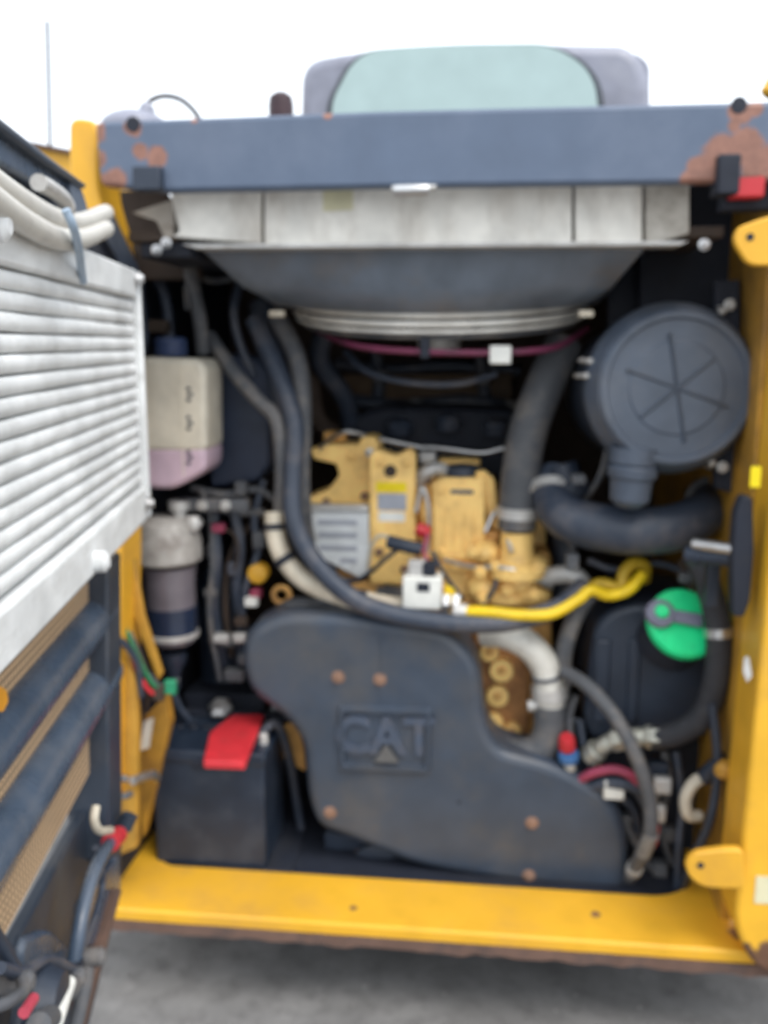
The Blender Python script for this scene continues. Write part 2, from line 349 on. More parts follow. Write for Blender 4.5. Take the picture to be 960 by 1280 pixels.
# ---- top beam
BY = 0.0
bt = [(118, 152), (480, 138), (930, 127), (1010, 124), (1010, 222), (930, 228), (480, 234), (205, 240), (125, 232)]
def L_(v): return tuple(Vector(v) - Vector((0, .5, 0)))
def spot(px, py, r, Y=BY): return (L_(P(px, py, Y)), r)
spb = [spot(166, 158, .016), spot(176, 190, .014), spot(196, 196, .018), spot(145, 224, .020), spot(122, 198, .015), spot(118, 165, .018), spot(128, 232, .02),
       spot(905, 195, .034), spot(880, 215, .026), spot(930, 185, .030), spot(950, 205, .03), spot(925, 140, .018), spot(945, 135, .012), spot(410, 143, .008), spot(243, 150, .006), spot(862, 225, .016), spot(917, 158, .01)]
M_beam = mat('faded_blue_grey_paint', (.092, .126, .19), .42, dirt=(.145, .17, .225), ds=3.5, da=.4, bump=.03, var=.07, spots=spb, spotcol=(.22, .105, .075), flow=(1, 1, 1))
bm = prism(B(), rounded([P(x, y, BY) for x, y in bt], [.012, 0, 0, 0, 0, 0, 0, .004, .012]), (0, .03, 0))
beam = obj('top_beam', bm, M_beam, loader, bevel=.007, seg=3)
for (x, y, r) in ((166, 155, 9), (924, 131, 9)):
    obj('bolt_hole', lathe(B(), P(x, y, -.0015), (0, 1, 0), [(r * U(0), 0), (r * U(0), .004)], 20), M_blk2, beam)
obj('striker_bracket', pbox(165, 207, 200, 238, -.02, .03), M_blk, beam, bevel=.003)
obj('striker_bracket', pbox(898, 192, 926, 242, -.02, .05), M_blk2, beam, bevel=.003)
obj('striker_pin', lathe(B(), P(492, 238, -.01), (1, 0, 0), [(.007, 0), (.009, .004), (.009, .052), (.007, .056)], 16), M_steel, beam)
obj('striker_plate', pbox(489, 231, 545, 237, -.006, .02), M_alu, beam, bevel=.002)
# red marker lamp at the right
lamp = obj('marker_lamp', pbox(915, 215, 957, 247, .0, .03), M_red, loader, bevel=.004, seg=3)
obj('lamp_base', pbox(905, 210, 985, 262, .03, .04), M_blk2, lamp, bevel=.003)
obj('bump_stop', lathe(B(), P(966, 122, .02), (.3, 0, 1), [(.014, 0), (.02, .005), (.016, .03), (.006, .04)], 20), M_yel, loader)
# ---- hinge ears on the right
for pts, hole in (([(1000, 262), (955, 272), (922, 284), (917, 302), (935, 332), (1000, 332)], (938, 296)), ([(930, 1062), (905, 1062), (868, 1067), (856, 1080), (862, 1098), (880, 1110), (930, 1112)], (876, 1082))):
    e = obj('hinge_ear', plate(pts, -.055, .016, r=.014), M_yel, loader, bevel=.003, seg=2)
    obj('pin_hole', lathe(B(), P(hole[0], hole[1], -.0565), (0, 1, 0), [(.0055, 0), (.0055, .004)], 18), M_blk2, e)
# decals on the post
obj('warning_label', pbox(938, 583, 951, 609, -.0315, .001), M_laby, loader)
obj('warning_label', pbox(944, 1096, 975, 1130, -.0315, .001), M_labo, loader)
obj('paint_chip', plate([(930, 822), (936, 820), (940, 845), (934, 853), (929, 840)], -.0315, .001, r=.002), M_alu, loader)
# ---- cab seen over the beam
CY = 1.05
cabp = rounded([P(373, 200, CY), P(376, 74, CY), P(470, 58, CY), P(640, 52, CY), P(790, 54, CY), P(812, 90, CY), P(812, 200, CY)], [0, .06, .1, .1, .06, .06, 0])
cab = obj('cab', prism(B(), cabp, (0, .9, 0)), M_cab, loader, bevel=.03, seg=4)
wp = rounded([P(416, 170, CY - .012), P(416, 128, CY - .012), P(448, 66, CY - .012), P(560, 58, CY - .012), P(690, 57, CY - .012), P(742, 92, CY - .012), P(750, 170, CY - .012)], [0, .03, .08, .1, .09, .08, 0])
cen = sum(wp, Vector()) / len(wp)
obj('window_seal', prism(B(), [cen + Vector((0, .002, 0)) + (p - cen) * 1.05 for p in wp], (0, .02, 0)), mat('seal_rubber', (.06, .07, .085), .5), cab)
obj('rear_window', prism(B(), wp, (0, .004, 0)), M_cabglass, cab, label='pale green tinted rear window of the cab')
for o_ in cab.children: 
    for v in o_.data.vertices: v.co.y -= .008 if o_.name.startswith('window') else .012
obj('roof_corner', prism(B(), rounded(pp((792, 64, 1.3), (812, 80, 1.3), (812, 190, 1.3), (790, 190, 1.3)), .02), (0, .1, 0)), M_cab, cab)
# engine cover hump, grab hose and exhaust seen above the beam
obj('exhaust_stack', lathe(B(), P(352, 170, .5), (0, 0, 1), [(.026, 0), (.026, .062), (.023, .077), (.012, .085)], 24), M_maroon, loader, bevel=0)
hump = B(); lump(hump, P(168, 160, .25), (.062, .06, .032), 3); lump(hump, P(184, 142, .25), (.015, .02, .022), 2)
obj('cover_hump', hump, M_cab, loader)
obj('grab_cable', tube(B(), pp((176, 140, .3), (188, 126, .3), (205, 120, .3), (225, 124, .3), (240, 136, .3), (250, 150, .3)), lambda t: 3.2 * U(.3)), M_rub2, loader)
ant = obj('antenna', tube(B(), pp((59, 26, 2.4), (63, 200, 2.4), (67, 380, 2.4)), 2.4 * U(2.4), n=8), M_blk, loader)

# ------------------------------------------------------------------ radiator box with shroud
rad = thing('radiator_shroud', 'wide dusty white radiator box with grey funnel shroud hung under the beam', 'radiator', P(545, 300, .4))
RY = .10
for (a0, a1) in ((214, 326), (330, 715), (719, 803), (807, 862)):
    obj('side_plate', plate([(a0, 214), (a1, 212), (a1, 305 if a1 < 850 else 292), (a0, 308 if a0 > 220 else 296)], RY - .03, .02, r=.004), M_panel if a0 < 800 else mat('stained_end_plate', (.55, .52, .46), .65, dirt=(.14, .11, .08), ds=14, da=.65), rad, bevel=.003)
zt = P(545, 307, RY).z
obj('core', box(B(), (P(235, 300, RY).x, RY + .02, zt + .004), (P(850, 300, RY).x, .86, zt + .16)), M_blk2, rad)
obj('lower_rail', plate([(226, 305), (862, 301), (850, 307), (246, 311)], RY - .036, .05), M_alu, rad, bevel=.002)
obj('soot_flap', prism(B(), rounded(pp((164, 266, .07), (215, 250, .07), (226, 290, .07), (206, 300, .07), (196, 276, .07)), .006), (0, .02, 0)), mat('sooty_panel', (.36, .32, .27), .7, dirt=(.10, .07, .05), ds=16, da=.6), rad, bevel=.003)
for (x, y) in ((208, 304), (880, 306), (196, 313)):
    bolt(P(x, y, .07), (0, -1, 0), .006, .01, M_steel, rad)
for (x0_, y0_, x1_, y1_) in ((160, 290, 222, 302), (820, 283, 905, 297)):
    obj('support_rail', pbox(x0_, y0_, x1_, y1_, .08, .5), M_brown, rad, bevel=.002)
obj('support_rail', pbox(175, 302, 240, 322, .09, .4), M_blk2, rad, bevel=.003)
obj('label', plate([(404, 236), (441, 234), (441, 262), (404, 264)], RY - .0315, .001), M_labo, rad)
# pad under the plate gaps
obj('gap_strip', box(B(), (P(226, 290, RY + .021).x, RY + .0205, zt + .006), (P(850, 290, RY).x, RY + .028, zt + .10)), M_blk2, rad)
# funnel: rectangle -> circle
c0 = P(538, 395, .17); R = .30; CYc = .17 + R
cx = P(538, 395, .17).x + .0
tilt = -math.radians(8)
def ringpt(th, r, dz=0):
    y = math.sin(th) * r; return Vector((cx + math.cos(th) * r, CYc + y * math.cos(tilt), c0.z + .005 + y * math.sin(-tilt) * 1.0 + dz + .04))
bm = B(); n = 64; xr0, xr1 = P(250, 310, RY).x, P(812, 310, RY).x; yr0, yr1 = RY + .004, .86
top = []
for i in range(n):
    th = 2 * math.pi * i / n; c, s = math.cos(th), math.sin(th); k = 1 / max(abs(c), abs(s))
    top.append(bm.verts.new(((xr0 + xr1) / 2 + c * k * (xr1 - xr0) / 2, (yr0 + yr1) / 2 + s * k * (yr1 - yr0) / 2, zt)))
rings = [top]
for f in (.33, .66, 1):
    rr = []
    for i in range(n):
        th = 2 * math.pi * i / n; e = ringpt(th, R * 1.02, 0); rr.append(bm.verts.new(top[i].co.lerp(e, f) + Vector((0, 0, -.034 * math.sin(f * math.pi)))))
    rings.append(rr)
rings.append([bm.verts.new(ringpt(2 * math.pi * i / n, R * .965, .0)) for i in range(n)])
for q in range(len(rings) - 1):
    for i in range(n): bm.faces.new((rings[q][i], rings[q][(i + 1) % n], rings[q + 1][(i + 1) % n], rings[q + 1][i]))
obj('shroud', bm, M_shroud, rad, ang=50)
M_slv0 = mat('off_white_ring', (.80, .78, .72), .45, dirt=(.4, .35, .28), ds=10, da=.3)
for dz, r_, rt in ((-.002, R * 1.01, .0055), (-.018, R * 1.0, .0055), (-.032, R * .985, .0035), (-.043, R * .94, .004)):
    pts = [ringpt(2 * math.pi * i / 72, r_, dz) for i in range(72)]
    bm = B(); tube(bm, pts + [pts[0]], rt, n=10, smooth=False); obj('guard_ring', bm, M_slv0 if dz > -.04 else M_rub2, rad)
hubc = Vector((cx, CYc, c0.z - .02))
obj('fan_hub', lathe(B(), hubc + Vector((0, 0, -.05)), (0, 0, 1), [(.03, 0), (.045, .006), (.045, .04), (.07, .05), (.07, .09)], 28), M_alu, rad)
for i in range(7):
    M = Matrix.Translation(hubc) @ Matrix.Rotation(2 * math.pi * i / 7, 4, 'Z') @ Matrix.Translation((.17, 0, .045)) @ Matrix.Rotation(math.radians(32), 4, 'X')
    obj('fan_blade', box(B(), (-.11, -.045, -.002), (.11, .045, .002), M), M_blk, rad, bevel=.0015)
for x in (345, 733): obj('clip', pbox(x - 9, 388, x + 9, 396, .16, .02), M_cream, rad, bevel=.002)
tag(obj('fan_cable', tube(B(), pp((395, 412, .42), (430, 428, .26), (470, 436, .20), (530, 440, .18), (600, 441, .18), (660, 439, .20), (700, 432, .26), (735, 410, .42)), 4 * U(.18)), mat('magenta_sleeve_dark', (.17, .025, .07), .5, dirt=(.04, .02, .03), ds=12, da=.6)),  # darker magenta with random darker patches
    'magenta sleeved cable hanging just under the fan guard rings', 'cable')
fc = thing('cable_clip', 'small black clip holding the magenta cable under the fan guard', 'clip', P(531, 440, .17))
obj('clip_band', pbox(525, 424, 537, 448, .168, .02), M_blk2, fc, bevel=.002)
tag(obj('connector', pbox(612, 432, 639, 455, .172, .02), M_lab, bevel=.003), 'white plastic connector on the magenta cable under the fan', 'connector')

# ------------------------------------------------------------------ belt guard
gx = [(305, 790), (345, 768), (420, 768), (560, 786), (600, 830), (606, 905), (622, 938), (700, 958), (770, 1000), (788, 1050), (784, 1112), (768, 1120), (640, 1106), (520, 1085), (430, 1048), (396, 1036), (384, 1000), (378, 930), (358, 900), (312, 868), (300, 830)]
GY = .20
guard = thing('belt_guard', 'large dark moulded belt guard with raised framed lettering, in front of the engine', 'guard', P(545, 1120, GY + .06))
obj('cover', prism(B(), rounded([P(x, y, GY) for x, y in gx], .05, 7), (0, .13, 0)), M_guard, guard, bevel=.024, seg=6)
# raised frame round the lettering
fr_o = rounded([P(422, 880, GY), P(541, 884, GY), P(539, 966, GY), P(424, 962, GY)], .010)
fr_i = rounded([P(431, 889, GY), P(532, 893, GY), P(530, 957, GY), P(433, 953, GY)], .006)
bm = B(); yo = [0, -.006]
o0 = [bm.verts.new(p + Vector((0, .003, 0))) for p in fr_o]; o1 = [bm.verts.new(p.lerp(q, .35) + Vector((0, -.010, 0))) for p, q in zip(fr_o, fr_i)]
o2 = [bm.verts.new(q.lerp(p, .2) + Vector((0, -.010, 0))) for p, q in zip(fr_o, fr_i)]; o3 = [bm.verts.new(p + Vector((0, .003, 0))) for p in fr_i]
for q in ((o0, o1), (o1, o2), (o2, o3)):
    for i in range(len(fr_o)): bm.faces.new((q[0][i], q[0][(i + 1) % len(fr_o)], q[1][(i + 1) % len(fr_o)], q[1][i]))
obj('raised_frame', bm, M_guard, guard, ang=60)
tb = text_bm('CAT', 60 * U(GY) * 1.2, .0055, .0035)
lc = P(481, 921, GY - .0015)
rot = Matrix.Rotation(math.radians(-1.2), 4, 'Y')
bmesh.ops.transform(tb, matrix=Matrix.Translation(lc) @ rot @ ROT_UP @ Matrix.Diagonal((.93, 1, 1, 1)), verts=tb.verts[:])
obj('lettering', tb, mat('worn_raised_plastic', (.060, .080, .12), .4, dirt=(.12, .11, .11), ds=40, da=.45), guard, smooth=False, bevel=.0008)
obj('emblem_triangle', prism(B(), pp((467, 953, GY - .010), (482, 932, GY - .010), (498, 954, GY - .010)), (0, .011, 0)), mat('dusty_raised_plastic', (.12, .12, .12), .6), guard, bevel=.001)
for (x, y) in ((423, 846), (475, 849), (413, 1015), (665, 1028), (661, 1094)):
    o = bolt(P(x, y, GY + .002), (0, -1, 0), .0085, .009, M_rustm, guard)
obj('drain_hole', lathe(B(), P(574, 1003, GY - .0006), (0, 1, 0), [(.004, 0), (.004, .002)], 14), M_blk2, guard)
# moulded seam down the middle
obj('mould_seam', box(B(), (P(476, 900, GY).x - .0012, GY - .0012, P(476, 875, GY).z), (P(476, 900, GY).x + .0012, GY + .004, P(476, 795, GY).z)), M_guard, guard)
# crank case under the guard
low = thing('starter_motor', 'black grimy casting low down between battery and guard', 'engine casting', P(460, 1090, .3))
obj('housing', plate([(405, 1040), (470, 1050), (560, 1075), (610, 1110), (410, 1110)], .27, .2, r=.01), M_blk, low, bevel=.008)
obj('flange', lathe(B(), P(470, 1085, .25), (0, -1, 0), [(.05, -.02), (.05, 0), (.03, .006)], 24), M_blk, low)
for x, y in ((448, 1068), (480, 1060), (512, 1080)): bolt(P(x, y, .268), (0, -1, 0), .007, .01, M_rustm, low)

# ------------------------------------------------------------------ battery
bat = thing('battery', 'black battery with a red terminal cover, standing low at the left', 'battery', P(260, 1075, .25))
bY = .165
A = P(190, 965, bY); C = P(330, 965, bY); zb = P(260, 1082, bY).z; zt_ = P(260, 952, bY).z
M_bat = mat('navy_black_battery_plastic', (.016, .026, .046), .4, dirt=(.06, .07, .085), ds=14, da=.35)
obj('case', box(B(), (A.x, bY, zb), (C.x, bY + .17, zt_)), M_bat, bat, bevel=.006, seg=3)
obj('lid', box(B(), (A.x - .004, bY - .004, zt_ - .004), (C.x + .004, bY + .174, zt_ + .022)), M_bat, bat, bevel=.005, seg=3)
obj('grip', box(B(), ((A.x + C.x) / 2 - .03, bY - .008, zt_ - .012), ((A.x + C.x) / 2 + .05, bY - .002, zt_ + .004)), M_blk2, bat, bevel=.002)
tcv = prism(B(), rounded([PZ(254, 951, zt_ + .05), PZ(306, 953, zt_ + .05), PZ(330, 892, zt_ + .05), PZ(290, 893, zt_ + .05), PZ(262, 915, zt_ + .05)], .006), (0, 0, -.016))
obj('terminal_cover', tcv, M_red, bat, bevel=.003, seg=2, label='faded red terminal cover')
obj('terminal', lathe(B(), Vector((C.x - .012, bY + .05, zt_ + .022)), (0, 0, 1), [(.01, 0), (.009, .018), (.007, .02)], 16), M_alu, bat)
for k in range(3): obj('cell_cap', lathe(B(), Vector((A.x + .022 + .03 * k, bY + .11, zt_ + .021)), (0, 0, 1), [(.011, 0), (.011, .004), (.009, .006)], 16), M_blk2, bat)
obj('hold_down', box(B(), (A.x - .006, bY + .16, zt_ + .022), (C.x + .05, bY + .185, zt_ + .034)), M_blk2, bat, bevel=.002)
box_tray = obj('tray', box(B(), (A.x - .012, bY - .0, zb - .012), (C.x + .05, bY + .2, zb - .001)), M_blk2, bat, bevel=.002)
hose('battery_cable', 'thick black cable running from the battery to the engine', 'cable', [(320, 925, .23), (345, 905, .26), (362, 950, .30), (372, 1010, .32), (380, 1060, .34)], 6, M_rub)

# ------------------------------------------------------------------ coolant bottle
cb = thing('coolant_bottle', 'translucent cream plastic bottle with pink fluid, beside the white cooler', 'bottle', P(228, 612, .27))
cY = .22; u = U(cY)
zl = P(228, 560, cY).z
def bottle_sec(px_pts, mname, m):
    bm = prism(B(), rounded(pp(*[(x, y, cY) for x, y in px_pts]), .016), (0, .12, 0)); return obj(mname, bm, m, cb, bevel=.010, seg=3)
bottle_sec([(165, 446), (248, 449), (257, 460), (258, 565), (165, 565)], 'body', M_jug)
o = bottle_sec([(166, 560), (258, 560), (257, 588), (228, 606), (212, 612), (168, 610)], 'fluid_level', M_cool)
o['label'] = 'pink coolant filling the lower part'
obj('fill_cap', lathe(B(), P(214, 445, cY + .05), (0, 0, 1), [(.03, 0), (.032, .006), (.032, .03), (.026, .036)], 24), mat('dark_blue_cap_plastic', (.03, .05, .12), .5), cb, label='dark blue cap')
for (y0_, h_) in ((484, 20), (520, 24), (563, 20)):
    for q in range(3): obj('level_mark', pbox(233 + q % 2, y0_ + q * 7, 238 + q % 2 + (q == 1) * 2, y0_ + q * 7 + 4, cY - .0012, .002), M_blk, cb)
obj('seam', box(B(), (P(226, 500, cY).x - .001, cY - .0015, P(226, 596, cY).z), (P(226, 500, cY).x + .001, cY + .004, P(226, 455, cY).z)), M_jug, cb)
tag(obj('washer_box', plate([(272, 442), (322, 448), (337, 470), (338, 580), (322, 602), (262, 610), (262, 450)], .36, .15, r=.012), mat('navy_plastic', (.018, .028, .055), .5), bevel=.008), 'tall dark navy plastic box right behind the cream bottle', 'box')
tag(obj('bottle_hose', tube(B(), pp((236, 330, .3), (244, 370, .3), (250, 400, .3), (254, 440, .32)), 9 * U(.3)), M_rub2), 'short grey hose rising above the cream bottle to the shroud', 'hose')

# ------------------------------------------------------------------ fuel filter
ff = thing('fuel_filter', 'clear bowl fuel filter with cast grey head below the cream bottle', 'filter', P(216, 800, .26))
fY = .27; u = U(fY); ax = P(209, 700, fY); 
def fz(y): return P(215, y, fY).z
obj('head', lathe(B(), Vector((ax.x, fY, fz(702))), (0, 0, 1), [(40 * u, 0), (46 * u, .006), (46 * u, .045), (43 * u, .06), (40 * u, .085), (26 * u, .095)], 32), mat('grimy_cast_head', (.50, .48, .45), .5, metal=.2, dirt=(.16, .13, .11), ds=16, da=.65), ff, ang=30)
for (x, y, s) in ((185, 668, 12), (240, 655, 11), (225, 680, 10)):
    obj('port', lathe(B(), P(x, y, fY - .03), (.1, -1, .1), [(s * u, -.03), (s * u, 0), (s * u * .6, .004)], 6), M_alu, ff)
obj('neck', lathe(B(), Vector((ax.x + .03, fY, fz(668))), (0, 0, 1), [(9 * u, 0), (9 * u, .05), (14 * u, .052), (14 * u, .07)], 16), M_alu, ff)
obj('bowl', lathe(B(), Vector((ax.x + .004, fY, fz(800))), (0, 0, 1), [(20 * u, -.01), (31 * u, 0), (33 * u, .02), (34 * u, .13), (36 * u, .16)], 32), M_glass, ff)
obj('retaining_ring', lathe(B(), Vector((ax.x + .004, fY, fz(795))), (0, 0, 1), [(32 * u, 0), (36 * u, .002), (36 * u, .012), (32 * u, .015)], 32), M_alu, ff)
obj('sediment', lathe(B(), Vector((ax.x + .004, fY, fz(788))), (0, 0, 1), [(34.5 * u, 0), (34.5 * u, .055)], 32), mat('dark_fuel', (.02, .03, .06), .2, coat=.5), ff)
obj('drain', lathe(B(), Vector((ax.x + .004, fY, fz(860))), (0, 0, 1), [(8 * u, 0), (10 * u, .04), (18 * u, .06), (18 * u, .08)], 20), M_blk, ff)
obj('mounting_arm', box(B(), (ax.x + .03, fY, fz(638)), (ax.x + .17, fY + .03, fz(624))), M_rub2, ff, bevel=.003)
for x in (253, 282): bolt(P(x, 632, fY - .002), (0, -1, 0), .007, .012, M_alu, ff)

# ------------------------------------------------------------------ air filter
af = thing('air_filter', 'big round slate grey air filter with grooved lid at the upper right', 'air filter', P(835, 585, .4))
ac = P(846, 485, .15); aR = 100 * U(.15); AX = Vector((.05, -1, .06)).normalized()
obj('canister', lathe(B(), ac - AX * .36, AX, [(aR * .98, 0), (aR * 1.0, .02), (aR * 1.0, .26), (aR * 1.05, .265), (aR * 1.05, .30)], 64), M_blk, af, ang=30)
lid = obj('lid', lathe(B(), ac - AX * .06, AX, [(aR * 1.05, 0), (aR * 1.06, .01), (aR * 1.02, .03), (aR * .97, .04), (aR * .95, .057), (aR * .90, .065), (aR * .84, .065), (aR * .82, .058), (aR * .58, .0590), (aR * .55, .0615), (0, .062)], 72), M_filt, af, ang=28)
a_, b2, d2 = frame_of(AX)
for i, ang in enumerate((22, 82, 142)):
    dr = (Vector((1, 0, 0)) * math.cos(math.radians(ang + 138)) + Vector((0, 0, 1)) * math.sin(math.radians(ang + 138)))
    dr = (dr - AX * dr.dot(AX)).normalized()
    c = ac + AX * .0020; ln = aR * (.64, .54, .66)[i]; bm = tube(B(), [c - dr * ln, c + dr * ln], .0032, n=8, smooth=False); obj('lid_groove_shade', bm, M_guard, lid)  # dark bars standing for shade in the lid's grooves
for ang in (172, 162, 60, 300):
    dr = Vector((math.cos(math.radians(ang)), 0, math.sin(math.radians(ang)))); c = ac - AX * .06 + dr * aR * 1.06
    bm = B(); tube(bm, [c + AX * .03, c + dr * .012 - AX * .01, c - AX * .05], .004, n=8); lump(bm, c + AX * .03, (.007, .007, .006)); obj('latch', bm, M_alu, af)
for (x, y) in ((912, 381), (903, 584)): bolt(P(x, y, .2), (0, -1, 0), .0065, .01, M_alu, af)
obj('mounting_plate', plate([(893, 350), (925, 350), (925, 620), (893, 610)], .22, .02), M_blk2, af, bevel=.003)
v0 = P(793, 566, .17)
obj('dust_valve', lathe(B(), v0, (-.06, 0, -1), [(30 * U(.17), -.01), (30 * U(.17), .018), (27 * U(.17), .02), (31 * U(.17), .026), (30 * U(.17), .042), (26 * U(.17), .046), (24 * U(.17), .085), (14 * U(.17), .098)], 28), M_filt, af, ang=28)
IN = [(700, 590, .36), (692, 620, .33), (712, 648, .27), (770, 662, .24), (830, 662, .24), (868, 650, .27), (888, 634, .34), (884, 618, .46)]
ih = thing('intake_hose', 'fat black curved rubber hose passing below the air filter', 'hose', P(780, 690, .25))
obj('hose_body', tube(B(), pp(*IN), lambda t: (25 + 5 * math.sin(t * math.pi)) * U(.25), n=24, k=10), M_rub, ih)
band(IN, .12, 27, .018, M_alu, ih); band(IN, .93, 27, .018, M_rub2, ih)
tag(obj('hose_joint', lathe(B(), P(712, 612, .33), (-.35, .2, 1), [(22 * U(.3), -.02), (26 * U(.3), -.01), (26 * U(.3), .01), (20 * U(.3), .014), (20 * U(.3), .05), (16 * U(.3), .052)], 24), M_blk), 'black joint with blue band above the fat curved hose', 'hose joint')
# ------------------------------------------------------------------ radiator hose on the engine
RH = [(705, 430, .42), (682, 480, .38), (660, 540, .36), (650, 600, .36), (646, 660, .36)]
rh = thing('radiator_hose', 'thick grey rubber hose rising from the engine neck to the shroud', 'hose', P(646, 660, .36))
obj('hose_body', tube(B(), pp(*RH), 24 * U(.36), n=22), M_rub2, rh)
band(RH, .93, 24, .022, M_alu, rh)

# ------------------------------------------------------------------ engine
en = thing('engine', 'dusty yellow diesel engine with castings and brackets in the middle of the bay', 'engine', P(540, 1040, .5))
obj('block', plate([(420, 700), (690, 690), (690, 940), (600, 1040), (420, 1030)], .42, .4, r=.02), M_tan2, en, bevel=.012)
obj('cylinder_head', plate([(470, 640), (680, 640), (690, 760), (470, 760)], .50, .42, r=.01), M_tan, en, bevel=.01)
obj('valve_cover', plate([(440, 520), (480, 508), (640, 512), (670, 540), (670, 600), (440, 600)], .64, .3, r=.02), M_blk2, en, bevel=.012)
obj('lifting_bracket', plate([(388, 562), (400, 556), (448, 556), (452, 546), (468, 546), (474, 556), (474, 650), (400, 650), (384, 640), (384, 622), (410, 612), (424, 594), (420, 580), (392, 574)], .44, .09, r=.006), M_tan, en, bevel=.005, seg=3)
br = obj('front_bracket', plate([(462, 568), (470, 562), (484, 566), (492, 570), (504, 566), (512, 560), (519, 568), (519, 700), (512, 730), (462, 730)], .37, .05, r=.006), M_tan, en, bevel=.004, seg=3)
obj('hole', lathe(B(), P(488, 589, .3685), (0, 1, 0), [(8 * U(.37), 0), (8 * U(.37), .004)], 20), M_brown, br)
obj('label', pbox(470, 603, 508, 615, .3688, .001), M_laby, br, label='bright yellow sticker')
obj('label', pbox(472, 617, 508, 638, .3688, .001), M_labg, br, label='grey printed sticker')
obj('label', pbox(473, 640, 506, 652, .3688, .001), M_lab, br, label='white sticker')
sh = obj('side_housing', plate([(540, 606), (552, 598), (606, 598), (606, 700), (540, 700)], .38, .12, r=.006), M_tan, en, bevel=.005, seg=3)
obj('oil_cap', lathe(B(), P(578, 600, .44), (0, 0, 1), [(24 * U(.44), 0), (25 * U(.44), .01), (22 * U(.44), .03), (10 * U(.44), .034)], 24), M_blk, en)
obj('slot', pbox(563, 612, 592, 618, .3785, .003), M_rub2, sh, bevel=.001)
obj('ear', plate([(594, 590), (606, 588), (618, 600), (622, 640), (632, 655), (624, 664), (610, 655), (606, 620), (598, 615)], .40, .02, r=.005), M_tan, en, bevel=.003)
obj('post', plate([(522, 588), (540, 580), (546, 600), (546, 720), (522, 720)], .43, .08, r=.006), M_tan, en, bevel=.005)
obj('pipe_elbow', tube(B(), pp((522, 606, .42), (530, 592, .41), (548, 586, .42), (560, 592, .44)), 9 * U(.42)), M_alu, en)
# thermostat housing under the radiator hose
th = obj('thermostat_housing', lathe(B(), P(646, 700, .36), (0, 0, 1), [(38 * U(.36), -.03), (38 * U(.36), -.012), (24 * U(.36), 0), (21 * U(.36), .02), (21 * U(.36), .06)], 28), M_tan, en)
bm = B()
for (x, y, sx, sz) in ((625, 712, 20, 16), (668, 708, 20, 16), (648, 728, 30, 18), (632, 745, 34, 14), (664, 742, 26, 15), (606, 690, 20, 15), (606, 735, 26, 20)):
    lump(bm, P(x, y, .37), (sx * U(.36), .04, sz * U(.36)))
obj('housing_casting', bm, M_tan, th, ang=80)
for (x, y) in ((619, 708), (672, 712), (634, 738), (668, 744), (600, 715), (604, 748), (590, 690)): bolt(P(x, y, .325), (0, -1, 0), .0085, .012, M_tan, th)
obj('water_outlet', plate([(548, 700), (612, 695), (690, 720), (690, 770), (560, 776), (540, 740)], .39, .08, r=.01), M_tan, en, bevel=.008)
# timing cover right of the guard
tcov = obj('timing_cover', plate([(590, 788), (640, 790), (662, 830), (662, 925), (600, 935), (590, 900)], .35, .08, r=.01), mat('rusty_casting_shaded', (.42, .20, .07), .7, dirt=(.12, .05, .025), ds=30, da=.6, bump=.2), en, bevel=.006)  # rusty plate darkened further for shade in the recesses between bosses
for (x, y, r) in ((627, 838, 15), (622, 870, 14), (615, 905, 15), (640, 915, 12), (612, 815, 12)):
    bm = lathe(B(), P(x, y, .335), (0, -1, 0), [(r * U(.33), -.02), (r * U(.33), .006), (r * U(.33) * .6, .008)], 20); obj('boss', bm, M_tan, tcov)
    bolt(P(x, y, .327), (0, -1, 0), .006, .009, M_tan2, tcov)
# left auxiliaries
obj('filler_cap', lathe(B(), P(322, 717, .33), (.1, -1, .1), [(13 * U(.33), -.04), (14 * U(.33), 0), (12 * U(.33), .008), (5 * U(.33), .012)], 24), M_yel, en, label='yellow round cap at the left of the engine')
bm = B(); c = P(352, 744, .33); tube(bm, [c + Vector((math.cos(t) * .017, 0, math.sin(t) * .017)) for t in [2 * math.pi * i / 24 for i in range(25)]], .006, smooth=False); obj('lifting_eye', bm, M_tan2, en)
obj('pulley_arm', plate([(345, 910), (372, 900), (380, 940), (382, 965), (355, 950)], .33, .05, r=.006), M_tan2, en, bevel=.004)
bm = B(); tube(bm, pp((350, 768, .30), (372, 758, .28), (400, 764, .28)), .02); obj('alternator_nose', bm, M_rub2, en)
for i in range(9):
    t_ = math.pi * (.08 + .84 * i / 8); c = P(378, 778, .285)
    obj('cooling_fin', box(B(), (-.003, -.02, 0), (.003, .03, .012), Matrix.Translation(c + Vector((math.cos(t_) * .045, 0, math.sin(t_) * .030)))  @ Matrix.Rotation(-(t_ - math.pi / 2), 4, 'Y')), M_alu, en)
# ---- slotted grey relay box
rb = thing('relay_box', 'pale grey slotted metal box left of the yellow bracket', 'relay box', P(420, 722, .4))
bx = obj('case', prism(B(), rounded(pp((383, 636, .37), (460, 640, .37), (463, 716, .37), (452, 724, .37), (386, 690, .37)), .003), (0, .08, 0)), mat('pale_zinc', (.70, .73, .74), .5, metal=.1, dirt=(.3, .26, .2), ds=20, da=.35), rb, bevel=.003)
for i in range(4):
    y = 650 + i * 16; obj('slot', pbox(397 + i * 1 + (i == 3) * 25, y, 446, y + 6, .3685, .002), M_labg, rb)
obj('top_rim', pbox(383, 632, 460, 639, .362, .03), M_alu, rb, bevel=.002)

